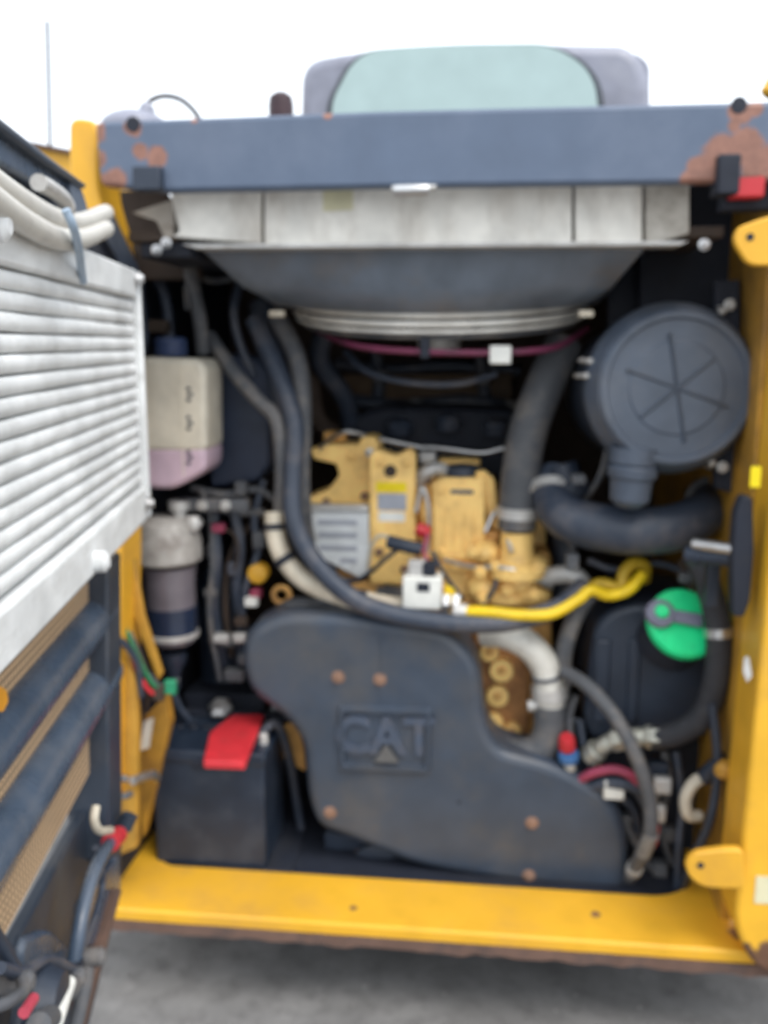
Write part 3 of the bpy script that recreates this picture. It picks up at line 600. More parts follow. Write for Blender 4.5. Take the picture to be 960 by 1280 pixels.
# ---- hoses in front of engine
MH = [(318, 400, .35), (345, 460, .30), (368, 530, .26), (366, 600, .24), (368, 650, .22), (392, 700, .21), (440, 747, .20), (500, 770, .19), (570, 779, .19), (640, 777, .20), (700, 758, .24), (730, 732, .28)]
mh = thing('main_hose', 'long black hose sweeping from the shroud down and across above the guard', 'hose', P(570, 790, .2))
obj('hose_body', tube(B(), pp(*MH), 12.5 * U(.22), n=16), M_rub, mh)
hose('second_hose', 'dusty black hose running beside the long sweeping hose at the upper left', 'hose', [(345, 395, .36), (372, 450, .33), (378, 520, .30), (376, 590, .28), (378, 640, .30), (385, 690, .38)], 12, M_rub2)
hose('branch_hose', 'thin grey brown hose slanting from the navy box to the long hose', 'hose', [(262, 420, .34), (290, 462, .30), (322, 500, .27), (345, 525, .26), (352, 580, .26), (350, 640, .27)], 9, M_rub2)
hose('coolant_hose', 'wide black hose hanging from the shroud behind the long hose', 'hose', [(330, 380, .42), (335, 420, .40), (350, 470, .38), (352, 520, .40)], 20, M_rub)
TH = [(343, 640, .26), (345, 672, .25), (358, 702, .24), (385, 728, .235), (430, 746, .23), (480, 756, .23), (520, 760, .24)]
ths = thing('sleeved_hose', 'cream sleeved hose with black ties under the long black hose', 'hose', P(385, 740, .24))
obj('hose_body', tube(B(), pp(*TH), 13 * U(.24), n=16), M_cream, ths)
band(TH, .10, 13, .012, M_blk2, ths, 'cable_tie'); band(TH, .33, 13, .014, M_blk2, ths, 'cable_tie'); band(TH, .74, 13, .02, M_blk2, ths, 'cable_tie')
# solenoid block
sb = thing('solenoid_valve', 'small white square valve block with a dark port above the long hose', 'valve', P(528, 765, .2))
obj('block', pbox(503, 722, 552, 762, .20, .05), M_lab, sb, bevel=.004, seg=3)
obj('port', pbox(521, 729, 537, 740, .1985, .004), M_blk2, sb, bevel=.001)
obj('cap', pbox(510, 702, 532, 722, .21, .03), M_alu, sb, bevel=.003)
obj('plug', pbox(528, 704, 545, 720, .205, .03), M_blk2, sb, bevel=.003)
for x in (562, 574): obj('fitting', lathe(B(), P(x - 8, 752, .21), (1, 0, -.1), [(13 * U(.21), 0), (13 * U(.21), .012)], 6), M_steel, sb)
tag(obj('inline_fuse', tube(B(), pp((486, 677, .30), (505, 682, .29), (527, 687, .29)), 9 * U(.3)), M_blk), 'black tubular fuse holder in front of the yellow bracket', 'fuse holder')
tag(obj('red_connector', lathe(B(), P(520, 660, .33), (1, 0, -.35), [(6 * U(.3), 0), (9 * U(.3), .004), (9 * U(.3), .022), (6 * U(.3), .03)], 14), M_red), 'small red connector between the two yellow brackets', 'connector')
hose('fuse_wire', 'thin black wire dropping left from the fuse holder', 'wire', [(500, 684, .30), (480, 700, .30), (462, 716, .32), (440, 726, .34), (400, 716, .34), (375, 690, .36)], 3, M_blk)
hose('cream_wire', 'thin cream wire crossing the yellow bracket to the fuse holder', 'wire', [(488, 672, .30), (474, 670, .31), (464, 684, .32), (460, 712, .34)], 2.5, M_cream)
hose('red_wire', 'thin dark red wire running down from the red connector to the valve', 'wire', [(535, 668, .31), (530, 690, .29), (542, 712, .27), (556, 738, .24), (572, 752, .22)], 3, M_pink)
hose('black_wire', 'thin black wire beside the dark red wire above the valve', 'wire', [(540, 690, .30), (552, 712, .28), (564, 730, .25), (578, 748, .22)], 3, M_blk)
tag(obj('yellow_tag', plate([(555, 732), (566, 736), (576, 752), (566, 758), (556, 746)], .21, .01, r=.002), M_hoseyel), 'small yellow clip just right of the white valve block', 'clip')
# yellow tube
YT = [(572, 764, .20), (610, 765, .19), (650, 769, .19), (690, 767, .20), (722, 750, .22), (738, 738, .23), (760, 744, .24), (785, 738, .25), (803, 718, .27)]
yh = thing('yellow_tube', 'bright yellow sleeved tube snaking over the grey hose', 'tube', P(690, 775, .2))
obj('tube_body', tube(B(), pp(*YT), 7.4 * U(.2), n=14), M_hoseyel, yh)
obj('end_fitting', lathe(B(), P(566, 764, .20), (1, 0, .02), [(9 * U(.2), 0), (11 * U(.2), .003), (11 * U(.2), .018), (9 * U(.2), .03)], 14), M_alu, yh)
hose('yellow_loop', 'darker yellow sleeved loop beside the end of the bright yellow tube', 'tube', [(728, 740, .28), (750, 730, .27), (775, 734, .27), (780, 716, .28), (792, 704, .29), (806, 708, .30), (806, 724, .33)], 8, mat('dull_yellow_sleeve', (.55, .36, .02), .5, dirt=(.2, .13, .04), ds=20, da=.4))
GH = [(745, 735, .30), (722, 765, .28), (706, 810, .27), (702, 860, .28), (702, 920, .30)]
hose('grey_hose', 'grey hose curving down between the pale pipe and the black tank', 'hose', GH, 11, M_rub2)
hose('grey_stub', 'pale grey stub pipe leaving the right side of the yellow castings', 'pipe', [(680, 722, .35), (705, 718, .33), (722, 722, .32), (730, 735, .31)], 12, M_alu)
# pale pipe and elbow
pe = thing('outlet_pipe', 'pale curved metal pipe right of the guard with a rubber elbow', 'pipe', P(650, 960, .25))
PI = [(606, 790, .30), (632, 793, .28), (662, 808, .27), (683, 838, .265), (688, 885, .265)]
obj('pipe', tube(B(), pp(*PI), 19 * U(.27), n=20), mat('pale_pipe', (.66, .64, .58), .5, metal=.1, dirt=(.3, .25, .2), ds=16, da=.4), pe)
EL = [(688, 880, .265), (687, 915, .265), (672, 938, .265), (640, 944, .265), (616, 934, .28)]
obj('elbow', tube(B(), pp(*EL), 22 * U(.27), n=20), M_rub2, pe)
band(PI, .90, 19, .024, M_alu, pe, scale=1.22); band(PI, .80, 19, .006, M_rub, pe, scale=1.15)
obj('clamp_screw', lathe(B(), P(660, 882, .26), (1, 0, .1), [(8 * U(.26), 0), (8 * U(.26), .025)], 12), M_alu, pe)
obj('end_nipple', lathe(B(), P(612, 933, .24), (0, -1, 0), [(14 * U(.24), -.02), (14 * U(.24), .0), (9 * U(.24), .004)], 16), M_lab, pe)

# ------------------------------------------------------------------ tank with green cap
tk = thing('hydraulic_tank', 'black plastic tank with a bright green filler cap at the right', 'tank', P(800, 1080, .4))
obj('body', plate([(742, 780), (775, 756), (880, 756), (896, 790), (896, 912), (870, 930), (740, 930), (728, 900)], .27, .26, r=.03), M_blk, tk, bevel=.016, seg=4)
obj('lower_body', plate([(736, 925), (880, 925), (880, 1092), (740, 1092)], .33, .22, r=.015), M_blk2, tk, bevel=.012, seg=3)
for (x0_, x1_) in ((742, 762), (784, 800)): obj('moulded_rib', pbox(x0_, 800, x1_, 905, .262, .02), M_blk, tk, bevel=.006, seg=3)
gc = P(856, 778, .20); gax = Vector((.12, -.74, .60)).normalized(); gr = 46 * U(.2)
obj('neck', lathe(B(), gc - gax * .09, gax, [(gr * .95, 0), (gr * .9, .03), (gr * .85, .04), (gr * .85, .07)], 32), M_blk2, tk)
cap = obj('filler_cap', lathe(B(), gc - gax * .02, gax, [(gr * .95, 0), (gr, .003), (gr, .020), (gr * .92, .026), (gr * .3, .028)], 40), M_green, tk, label='bright green round cap')
a1, b1, _ = frame_of(gax)
kd = (P(812, 766, .18) - P(850, 772, .18)); kd = (kd - gax * kd.dot(gax)).normalized(); ks = gax.cross(kd)
M_lav = mat('lavender_grey_plastic', (.20, .20, .27), .45)
hc = gc + kd * (35 * U(.2)) + gax * .012
kn = prism(B(), rounded([hc - ks * .011, gc - kd * .026 + gax * .012 - ks * .013, gc - kd * .026 + gax * .012 + ks * .013, hc + ks * .011], .006), gax * .012)
obj('lock_handle', kn, M_lav, cap, bevel=.003)
obj('lock_head', lathe(B(), hc - gax * .004, gax, [(.024, 0), (.027, .004), (.027, .016), (.022, .021)], 28), M_lav, cap)
obj('lock_button', lathe(B(), hc + gax * .014, gax, [(.013, 0), (.013, .008), (.009, .012)], 20), M_green, cap)
# right conduit and its fittings
RC = [(872, 700, .20), (888, 740, .17), (898, 790, .15), (895, 850, .15), (878, 895, .16), (845, 917, .18), (815, 922, .20)]
rc = thing('braided_hose', 'thick black braided hose curving down the right side past the green cap', 'hose', P(890, 920, .17))
obj('hose_body', tube(B(), pp(*RC), 16 * U(.16), n=18, k=10, rib=.04), mat('black_braid', (.03, .032, .04), .6, dirt=(.07, .07, .07), ds=30, da=.4, bump=.3, bs=500), rc)
band(RC, .34, 16, .016, M_steel, rc, scale=1.12)
FT = [(828, 921, .19), (806, 921, .20), (785, 922, .21), (765, 926, .22), (748, 936, .23), (736, 946, .24)]
for (i, j, r) in ((0, 1, 15), (1, 2, 12), (2, 3, 15), (3, 4, 11), (4, 5, 15)):
    p, q = P(*FT[i]), P(*FT[j]); obj('fitting', lathe(B(), p, q - p, [(r * .9 * U(.2), 0), (r * U(.2), .003), (r * U(.2), (q - p).length - .003), (r * .9 * U(.2), (q - p).length)], 6 if i in (0, 2) else 20), mat('zinc_fitting' + str(i), (.46, .46, .40), .4, metal=.5, dirt=(.3, .25, .15), ds=30, da=.3), rc)
hb = [(704, 838, .24), (735, 858, .20), (768, 895, .16), (795, 945, .14), (812, 1000, .14), (812, 1045, .14), (797, 1078, .17), (786, 1098, .22)]
ph = thing('pressure_hose', 'worn grey black hose with pale print crossing in front of the tank', 'hose', P(800, 1090, .18))
obj('hose_body', tube(B(), pp(*hb), 9.5 * U(.15), n=14), M_rub2, ph)
band(hb, .76, 9.5, .055, mat('worn_pale_sleeve', (.22, .22, .22), .5, dirt=(.05, .05, .05), ds=60, da=.5), ph, 'printed_sleeve', scale=1.05)
band(hb, .91, 9.5, .02, M_alu, ph, 'ferrule')
# things low at the right
tag(obj('cream_bent_tube', tube(B(), pp((888, 968, .16), (868, 978, .15), (857, 998, .15), (860, 1018, .15), (874, 1020, .16)), 8 * U(.15)), M_cream), 'short cream bent tube by the yellow wall, low right', 'tube')
hose('tube_sleeve', 'short black sleeve joining the cream bent tube to the yellow wall', 'hose', [(908, 950, .13), (895, 958, .14), (880, 972, .155)], 11, M_blk)
hose('drain_hose', 'thin black hose hanging down the yellow wall at the low right', 'hose', [(890, 880, .13), (896, 930, .12), (896, 980, .12), (886, 1030, .12), (868, 1070, .14), (850, 1115, .2)], 6, M_blk)
hose('return_hose', 'thin dark hose low behind the bent tube, left of the yellow wall', 'hose', [(845, 940, .24), (852, 1000, .22), (848, 1060, .2), (846, 1120, .2)], 5, M_rub)
tag(obj('wall_boss', lathe(B(), P(905, 962, .10), (-.6, -1, 0), [(.016, -.01), (.015, .01), (.008, .016)], 20), M_yelin), 'small yellow boss on the right wall beside the black sleeve', 'boss')
hose('red_cable', 'dull red cable arching between white connectors, right of the guard', 'cable', [(720, 978, .22), (742, 966, .20), (770, 962, .19), (792, 972, .19), (802, 990, .21)], 6, M_pink)
hose('red_cable', 'short red cable end dangling low beside the printed hose', 'cable', [(820, 1030, .2), (818, 1050, .19), (812, 1060, .19)], 5, M_red)
hose('dark_cable', 'dark cable just under the dull red cable', 'cable', [(735, 985, .22), (765, 978, .20), (795, 985, .2), (812, 1010, .22)], 9, M_rub)
for (x, y, s, lb) in ((768, 990, 13, 'white plug just under the arching red cable'), (829, 985, 11, 'pale plug right of the printed hose'), (822, 1020, 11, 'dusty beige plug above the dangling red cable end')):
    tag(obj('cable_plug', pbox(x - s, y - s, x + s, y + s * .8, .19, .02), M_lab if s > 12 else M_alu, bevel=.004, seg=3), lb, 'plug')
bm = pbox(812, 955, 836, 972, .22, .02); tag(obj('tank_bracket', bm, M_blk, bevel=.003), 'small black bracket on the lower tank behind the printed hose', 'bracket')
sn = thing('sensor', 'red capped sensor with blue ring and beige boot, right of the rubber elbow', 'sensor', P(711, 985, .23))
obj('cap', lathe(B(), P(709, 935, .22), (-.1, -.3, 1), [(11 * U(.22), 0), (11 * U(.22), .02), (8 * U(.22), .03)], 18), M_red, sn)
obj('ring', lathe(B(), P(711, 950, .22), (-.1, -.3, 1), [(11 * U(.22), 0), (13 * U(.22), .003), (13 * U(.22), .018)], 18), M_blue, sn)
obj('boot', tube(B(), pp((712, 955, .23), (708, 972, .22), (725, 985, .22)), 9 * U(.22)), M_cream, sn)
# gas strut bracket at the right
gs = thing('latch_assembly', 'black latch bar with a silver rod on the right yellow wall', 'latch', P(905, 740, .1))
obj('bar', plate([(920, 640), (928, 620), (941, 622), (943, 690), (938, 750), (930, 772), (916, 770), (915, 700)], .0, .03, r=.006), M_blk2, gs, bevel=.003)
obj('rod', lathe(B(), P(868, 680, .07), P(938, 690, -.0) - P(868, 680, .07), [(7 * U(.05), 0), (7 * U(.05), .085)], 16), M_steel, gs)
obj('rod_housing', lathe(B(), P(860, 694, .08), P(930, 700, .02) - P(860, 694, .08), [(12 * U(.05), 0), (12 * U(.05), .02), (10 * U(.05), .022), (10 * U(.05), .09)], 16), M_blk, gs)
obj('upright', pbox(884, 700, 900, 760, .09, .03), M_blk, gs, bevel=.003)

# ------------------------------------------------------------------ clutter in the dark left of the engine
for (nm, lb, pts, r, m) in (
    ('fuel_line', 'thin dark fuel line dropping right of the fuel filter', [(268, 640, .33), (272, 700, .32), (268, 760, .34), (280, 830, .36)], 6, M_rub),
    ('fuel_line', 'dark fuel line looping between the filter and the cream sleeved hose', [(290, 630, .34), (300, 680, .33), (296, 740, .34), (310, 800, .36)], 7, M_rub),
    ('fuel_line', 'thin fuel line crossing level behind the filter head', [(250, 625, .33), (290, 640, .34), (330, 640, .34)], 5, M_rub2),
    ('drain_line', 'thin line hanging below the clear filter bowl', [(214, 850, .27), (222, 880, .28), (240, 905, .30)], 5, M_rub)):
    hose(nm, lb, 'hose', pts, r, m)
for (x, y, m, lb) in ((272, 660, M_pink, 'tiny magenta clip right of the filter head'), (313, 753, M_lab, 'small pale connector below the yellow round cap'), (300, 778, M_brown, 'small brown connector left of the guard top'), (298, 798, M_alu, 'small grey connector touching the guard top left')):
    tag(obj('clip', pbox(x - 8, y - 5, x + 8, y + 6, .30, .02), m, bevel=.003), lb, 'connector')
tag(obj('silver_nut', lathe(B(), P(276, 886, .33), (0, -.6, 1), [(17 * U(.33), 0), (17 * U(.33), .008), (10 * U(.33), .018)], 6), M_steel), 'silver nut on the dark bracket behind the battery', 'nut')
tag(obj('dark_bracket', plate([(228, 868), (330, 868), (330, 902), (236, 902)], .38, .12), M_blk2, bevel=.004), 'dark bracket behind the battery under the silver nut', 'bracket')
tag(obj('dark_canister', lathe(B(), P(280, 850, .5), (0, 0, 1), [(.05, 0), (.055, .01), (.055, .24), (.04, .27)], 28), M_blk), 'dark canister deep in the bay right of the fuel filter', 'canister')
# bundle of thin wires by the left stiffener
for (pts, m, lb) in (([(168, 800, .08), (182, 835, .07), (188, 862, .08), (178, 900, .10), (170, 950, .10)], M_brown, 'thin brown wire hanging by the left yellow rib'),
                     ([(160, 785, .08), (178, 830, .07), (202, 858, .09), (222, 850, .14)], M_rub2, 'thin grey wire ending near the battery corner'),
                     ([(150, 770, .06), (172, 820, .06), (192, 856, .07), (214, 862, .1)], mat('green_wire', (.02, .18, .07), .5), 'thin green wire by the left yellow rib'),
                     ([(152, 792, .06), (170, 835, .06), (190, 866, .07), (210, 856, .1)], M_red, 'thin red wire by the left yellow rib')):
    hose('wire', lb, 'wire', pts, 3, m)
for (x, y, m, lb) in ((212, 860, mat('green_connector', (.02, .25, .12), .5), 'small green connector in front of the fuel filter drain'), (197, 868, M_brown, 'small brown connector beside the green one'), (160, 985, M_hoseyel, 'small yellow tag hanging by the battery')):
    tag(obj('wire_connector', pbox(x - 7, y - 9, x + 7, y + 9, .07, .012), m, bevel=.003), lb, 'connector')
hose('door_harness', 'thin black harness bridging the door edge and the left yellow rib', 'harness', [(130, 798, -.02), (152, 802, .02), (172, 830, .05), (176, 870, .07)], 5, M_rub)
bm = B(); c = P(152, 984, .0); tube(bm, [c + Vector((math.cos(t) * .022, 0, math.sin(t) * .018)) for t in [math.pi * (.3 + 1.5 * i / 20) for i in range(21)]], .006, smooth=False)
tag(obj('hook', bm, M_rub2), 'grey open hook beside the yellow tag left of the battery', 'hook')
tag(obj('hook_pin', tube(B(), pp((166, 976, .03), (190, 968, .08), (196, 972, .12)), 6 * U(.05)), M_steel), 'short steel pin between the hook and the battery', 'pin')

hose('fan_pipe', 'thin grimy pipe arching under the fan guard behind the magenta cable', 'pipe', [(432, 440, .42), (460, 465, .38), (510, 478, .36), (570, 480, .36), (620, 468, .40)], 4, M_rub)
hose('rear_hose', 'black hose rising from the engine back to the fan, left of centre', 'hose', [(440, 560, .7), (432, 500, .62), (400, 450, .55), (410, 400, .5)], 12, M_rub)
hose('rear_hose', 'black hose behind the thick grey rubber hose, right of the engine', 'hose', [(700, 640, .5), (706, 700, .48), (700, 760, .45)], 14, M_rub)
hose('rear_wire', 'thin dark wire sagging across the back of the engine bay', 'wire', [(480, 530, .75), (540, 552, .72), (610, 560, .72), (660, 540, .7)], 5, M_blk)
tag(obj('bulkhead_patch', plate([(420, 468), (640, 466), (640, 514), (420, 514)], .86, .02), mat('shadowed_bulkhead_brown', (.10, .06, .03), .7, dirt=(.04, .03, .02), ds=8, da=.5), bevel=.003), 'shadow-brown shield plate at the back above the engine', 'backing')  # piece of bulkhead with its yellow-brown shadow put into the colour
tag(obj('exhaust_elbow', tube(B(), pp((388, 470, .6), (395, 520, .6), (420, 548, .58)), 12 * U(.6)), M_brown), 'short grimy brown elbow behind the hoses left of the engine', 'pipe')

# finer hardware on the engine
obj('rear_casting', plate([(474, 606), (540, 612), (560, 590), (618, 600), (640, 660), (640, 700), (474, 700)], .48, .1, r=.01), M_tan2, en, bevel=.008)
for (x, y, a_, b_) in ((532, 640, 10, 22), (534, 690, 14, 18), (610, 680, 16, 20), (500, 730, 24, 16), (545, 722, 20, 14), (580, 735, 22, 14)): obj('casting_boss', lump(B(), P(x, y, .42), (a_ * U(.4), .035, b_ * U(.4))), M_tan, en, ang=80)
for pts in ([(520, 640, .36), (528, 610, .36), (536, 640, .36), (534, 690, .36)], [(606, 665, .37), (622, 640, .38), (640, 690, .32)], [(556, 700, .37), (590, 708, .34), (640, 712, .31), (690, 735, .34)],
            [(400, 560, .43), (430, 540, .5), (470, 548, .5), (530, 560, .5)], [(470, 545, .55), (500, 556, .52), (548, 560, .5), (600, 566, .5), (630, 560, .5)], [(608, 700, .36), (620, 728, .32), (602, 760, .32)]):
    obj('injector_line', tube(B(), pp(*pts), 3 * U(.4)), M_steel if pts[0][0] != 608 else M_rub, en)
for (x, y, Y, m) in ((474, 578, .37, M_tan), (508, 578, .37, M_tan), (474, 690, .37, M_rustm), (506, 712, .37, M_rustm), (552, 612, .38, M_tan), (598, 690, .38, M_rustm), (552, 690, .38, M_tan), (408, 628, .44, M_rustm), (440, 570, .44, M_tan), (456, 620, .44, M_rustm), (462, 566, .44, M_steel),
                     (560, 740, .39, M_rustm), (584, 724, .39, M_tan), (548, 724, .39, M_tan), (618, 765, .39, M_rustm), (680, 750, .36, M_tan), (534, 600, .43, M_rustm), (534, 660, .43, M_tan), (626, 640, .40, M_rustm)):
    bolt(P(x, y, Y - .001), (0, -1, 0), .0062, .009, m, en)
for (x0_, y0_, x1_, y1_, Y, m) in ((404, 540, 432, 552, .5, M_tan2), (524, 566, 544, 580, .46, M_alu), (548, 574, 600, 590, .52, M_tan), (604, 612, 628, 640, .45, M_tan2), (560, 706, 606, 716, .372, M_tan), (556, 752, 640, 760, .38, M_tan2), (440, 728, 480, 745, .38, M_tan2), (470, 736, 505, 760, .36, M_rub2), (606, 664, 624, 676, .39, M_tan2)):
    obj('casting_boss', pbox(x0_, y0_, x1_, y1_, Y, .05), m, en, bevel=.004, seg=2)
for x in (556, 568, 580, 592): obj('casting_rib', pbox(x - 1.5, 640, x + 1.5, 690, .3775, .006), M_tan, sh, bevel=.001)
for (x, y, r_) in ((500, 540, 16), (560, 534, 16), (620, 540, 16)): obj('injector_cap', lathe(B(), P(x, y, .62), (0, -.3, 1), [(r_ * U(.6), 0), (r_ * U(.6), .02), (r_ * .6 * U(.6), .03)], 20), M_rub, en)
# harness and fittings in the dark at the left, between filter and hoses
wh = thing('wiring_harness', 'tangle of dim dusty wires and clips in the dark between fuel filter and long hose', 'wiring harness', P(300, 860, .33))
HR = [([(250, 610, .32), (262, 640, .32), (266, 700, .31), (262, 770, .32), (275, 850, .34)], 4, M_rub2), ([(330, 600, .36), (318, 650, .34), (322, 690, .34), (306, 740, .33), (300, 830, .34)], 5, M_rub),
      ([(338, 640, .38), (310, 660, .36), (286, 700, .35), (282, 760, .35), (290, 820, .36)], 4, M_brown), ([(240, 610, .34), (280, 618, .34), (320, 612, .35), (345, 625, .36)], 5, M_rub2),
      ([(262, 800, .33), (290, 806, .32), (312, 792, .32), (330, 770, .33)], 3, M_rub2), ([(278, 660, .31), (292, 668, .31), (298, 690, .31), (290, 720, .32)], 2, M_brown),
      ([(300, 350, .38), (292, 390, .36), (300, 430, .36), (318, 470, .36)], 6, M_rub), ([(190, 340, .36), (206, 370, .35), (212, 420, .35), (208, 440, .35)], 7, M_rub), ([(220, 330, .4), (262, 350, .38), (300, 345, .38)], 5, M_rub2)]
for pts, r_, m in HR: obj('wire', tube(B(), pp(*pts), r_ * U(.33)), m, wh)
for (x, y, a_, b_, m) in ((282, 632, 12, 7, M_alu), (300, 612, 7, 9, M_rub2), (262, 742, 8, 5, M_rub2), (322, 676, 7, 10, M_rub2), (290, 712, 6, 8, M_rub), (276, 800, 10, 5, M_alu), (318, 744, 6, 6, M_pink), (264, 690, 6, 9, M_rub2), (306, 826, 9, 6, M_rub2), (196, 408, 12, 8, M_brown), (236, 372, 7, 16, M_rub2), (292, 846, 12, 7, M_rub2)):
    obj('clip', pbox(x - a_, y - b_, x + a_, y + b_, .315, .03), m, wh, bevel=.004, seg=3)
# harness in the dark at the right
rh2 = thing('lower_harness', 'dim wires and clips in the dark below the black tank, right of the guard', 'wiring harness', P(830, 1090, .28))
for pts, r_, m in (([(724, 900, .27), (732, 940, .25), (752, 980, .24), (790, 1010, .24), (800, 1060, .26)], 5, M_rub), ([(740, 1000, .25), (780, 1030, .24), (810, 1080, .25), (840, 1100, .26)], 6, M_rub2),
                   ([(830, 940, .26), (836, 980, .25), (826, 1030, .25), (840, 1080, .26)], 5, M_rub2), ([(700, 640, .40), (716, 690, .38), (708, 740, .36)], 6, M_rub2), ([(735, 700, .34), (770, 712, .33), (820, 704, .33), (860, 716, .30)], 5, M_rub),
                   ([(760, 560, .30), (748, 600, .30), (720, 640, .34)], 4, M_rub2), ([(720, 870, .24), (712, 900, .24), (716, 930, .23)], 4, M_rub2), ([(850, 700, .28), (862, 730, .26), (868, 760, .24)], 4, M_brown)):
    obj('wire', tube(B(), pp(*pts), r_ * U(.27)), m, rh2)
for (x, y, a_, b_, m) in ((815, 1000, 9, 6, M_alu), (838, 1046, 8, 8, M_rub2), (782, 1028, 8, 6, M_rub2), (748, 966, 7, 5, M_cream), (826, 1090, 9, 8, M_rub2), (716, 704, 8, 10, M_rub2), (724, 600, 9, 6, M_rub2), (858, 724, 8, 6, M_rub2)):
    obj('clip', pbox(x - a_, y - b_, x + a_, y + b_, .235, .03), m, rh2, bevel=.004, seg=3)
# back wall pipes above the engine
bw = thing('bulkhead_pipes', 'row of dim pipes and clamps along the back wall above the engine', 'pipes', P(540, 520, .9))
for pts, r_ in (([(420, 455, .88), (480, 462, .88), (560, 458, .88), (650, 464, .88)], 7), ([(430, 500, .84), (500, 508, .84), (580, 502, .84), (650, 512, .84)], 9), ([(470, 440, .86), (474, 480, .86), (468, 530, .86)], 8), ([(600, 440, .86), (604, 480, .86), (612, 520, .84)], 8)):
    obj('pipe', tube(B(), pp(*pts), r_ * U(.86)), M_rub, bw)
for x, y in ((474, 470), (604, 474), (520, 505), (640, 508)): obj('clamp', pbox(x - 8, y - 7, x + 8, y + 7, .80, .05), M_rub2, bw, bevel=.004)

# ------------------------------------------------------------------ open rear door (hinged left, swung toward the viewer)
DA = math.radians(10.7)
hinge = P(184, 600, -.08)
uD = Vector((math.sin(DA), -math.cos(DA), 0)); nD = Vector((math.cos(DA), math.sin(DA), 0))
def DP(px, py, off=0):
    d = ray(px, py); o = hinge + nD * off; t = (o - CAM).dot(nD) / d.dot(nD); return CAM + d * t
def dplate(pts, off, depth, r=0):
    """outline seen at these photo pixels on the door plane (off metres toward the viewer), built depth metres back"""
    q = [DP(x, y, off) for x, y in pts]
    if r: q = rounded(q, r)
    return prism(B(), q, nD * -depth)
def dstrip(z0, z1, s0, s1, off, depth):
    o = hinge + nD * off; f = lambda s, z: Vector((o.x + uD.x * s, o.y + uD.y * s, z))
    return prism(B(), [f(s0, z0), f(s1, z0), f(s1, z1), f(s0, z1)], nD * -depth)
def dz(px, py, off=0): return DP(px, py, off).z
def ds_(px, py, off=0): return (DP(px, py, off) - hinge - nD * off).dot(uD)
door = thing('rear_door', 'open dark rear door with grey louvres and bronze mesh strips, at left', 'door', Vector((hinge.x, hinge.y, .1)))
SD0 = ds_(146, 900, 0); SD1 = ds_(-60, 900, 0) + .1
# bands read on the column x=0
zs = {k: dz(0, y) for k, y in dict(m1a=812, m1b=898, l1a=898, l1b=978, m2a=978, m2b=1026, l2a=1028, l2b=1112, m3a=1112, m3b=1208).items()}
zbot = dz(0, 1500)
obj('door_skin', dstrip(dz(0, 1208), dz(0, 150), SD0, SD1, -.045, .02), M_navy, door)
for a_k, b_k in (('m1a', 'm1b'), ('m2a', 'm2b'), ('m3a', 'm3b')):
    obj('mesh_strip', dstrip(zs[b_k] - .004, zs[a_k] + .004, SD0 + .01, SD1, -.012, .006), M_mesh, door)
for a_k, b_k in (('l1a', 'l1b'), ('l2a', 'l2b')):
    z1_, z0_ = zs[a_k], zs[b_k]; h = z1_ - z0_; bm = B(); prof = []
    for i in range(13):
        t = i / 12; prof.append((z1_ - h * (.5 - .5 * math.cos(t * math.pi)), math.sin(t * math.pi) * min(.036, h * .5) - .014))
    prof = [(z1_, -.03)] + prof + [(z0_, -.03)]
    rings = []
    for s in (SD0 + .005, SD1):
        o = hinge + uD * s; rings.append([bm.verts.new(Vector((o.x, o.y, z)) + nD * f) for z, f in prof])
    n = len(prof)
    for i in range(n): bm.faces.new((rings[0][i], rings[0][(i + 1) % n], rings[1][(i + 1) % n], rings[1][i]))
    bm.faces.new(rings[0]); bm.faces.new(rings[1][::-1])
    obj('louvre', bm, M_louv, door, ang=40)
obj('edge_channel', dplate([(135, 705), (151, 690), (153, 1062), (137, 1075)], .012, .05), M_navy, door, bevel=.003)
obj('lower_skin', dplate([(0, 1216), (148, 938), (152, 1062), (150, 1120), (112, 1280), (60, 1500), (-160, 1500), (-100, 1380)], -.015, .015), M_navy, door, bevel=.003)
obj('bottom_flange', dplate([(150, 1110), (153, 1112), (104, 1300), (64, 1500), (55, 1500), (98, 1290)], .004, .02), M_rustlip, door, bevel=.002)
obj('stiffener_plate', dplate([(148, 1068), (152, 1105), (128, 1180), (104, 1184), (104, 1130)], -.008, .01, r=.006), M_louv, door, bevel=.003)
obj('pressed_panel', dplate([(32, 1172), (62, 1160), (90, 1188), (62, 1272), (36, 1262), (28, 1200)], -.008, .012, r=.02), M_louv, door, bevel=.005)
obj('amber_reflector', dplate([(-6, 855), (8, 862), (11, 876), (4, 890), (-6, 888)], .008, .006, r=.004), mat('amber_plastic', (.8, .35, .02), .3), door)
# upper frame bar and bracket
obj('top_frame', dplate([(-40, 120), (0, 158), (60, 205), (104, 238), (106, 262), (60, 240), (0, 205), (-40, 175)], .02, .05), M_louv, door, bevel=.004)
obj('top_rail', dplate([(-40, 108), (0, 146), (60, 194), (108, 230), (108, 236), (60, 206), (0, 160), (-40, 122)], .03, .08), M_navy, door, bevel=.003)
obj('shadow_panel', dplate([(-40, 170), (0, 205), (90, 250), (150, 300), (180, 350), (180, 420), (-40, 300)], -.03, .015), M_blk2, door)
obj('hinge_strap', dplate([(140, 262), (176, 340), (186, 420), (176, 470), (150, 330), (128, 290)], -.02, .02, r=.01), M_blk, door, bevel=.003)
obj('fan_nozzle', lathe(B(), DP(42, 268, -.02), (nD + Vector((0, 0, .2))), [(.04, 0), (.042, .01), (.034, .03), (.030, .05)], 28), M_filt, door)
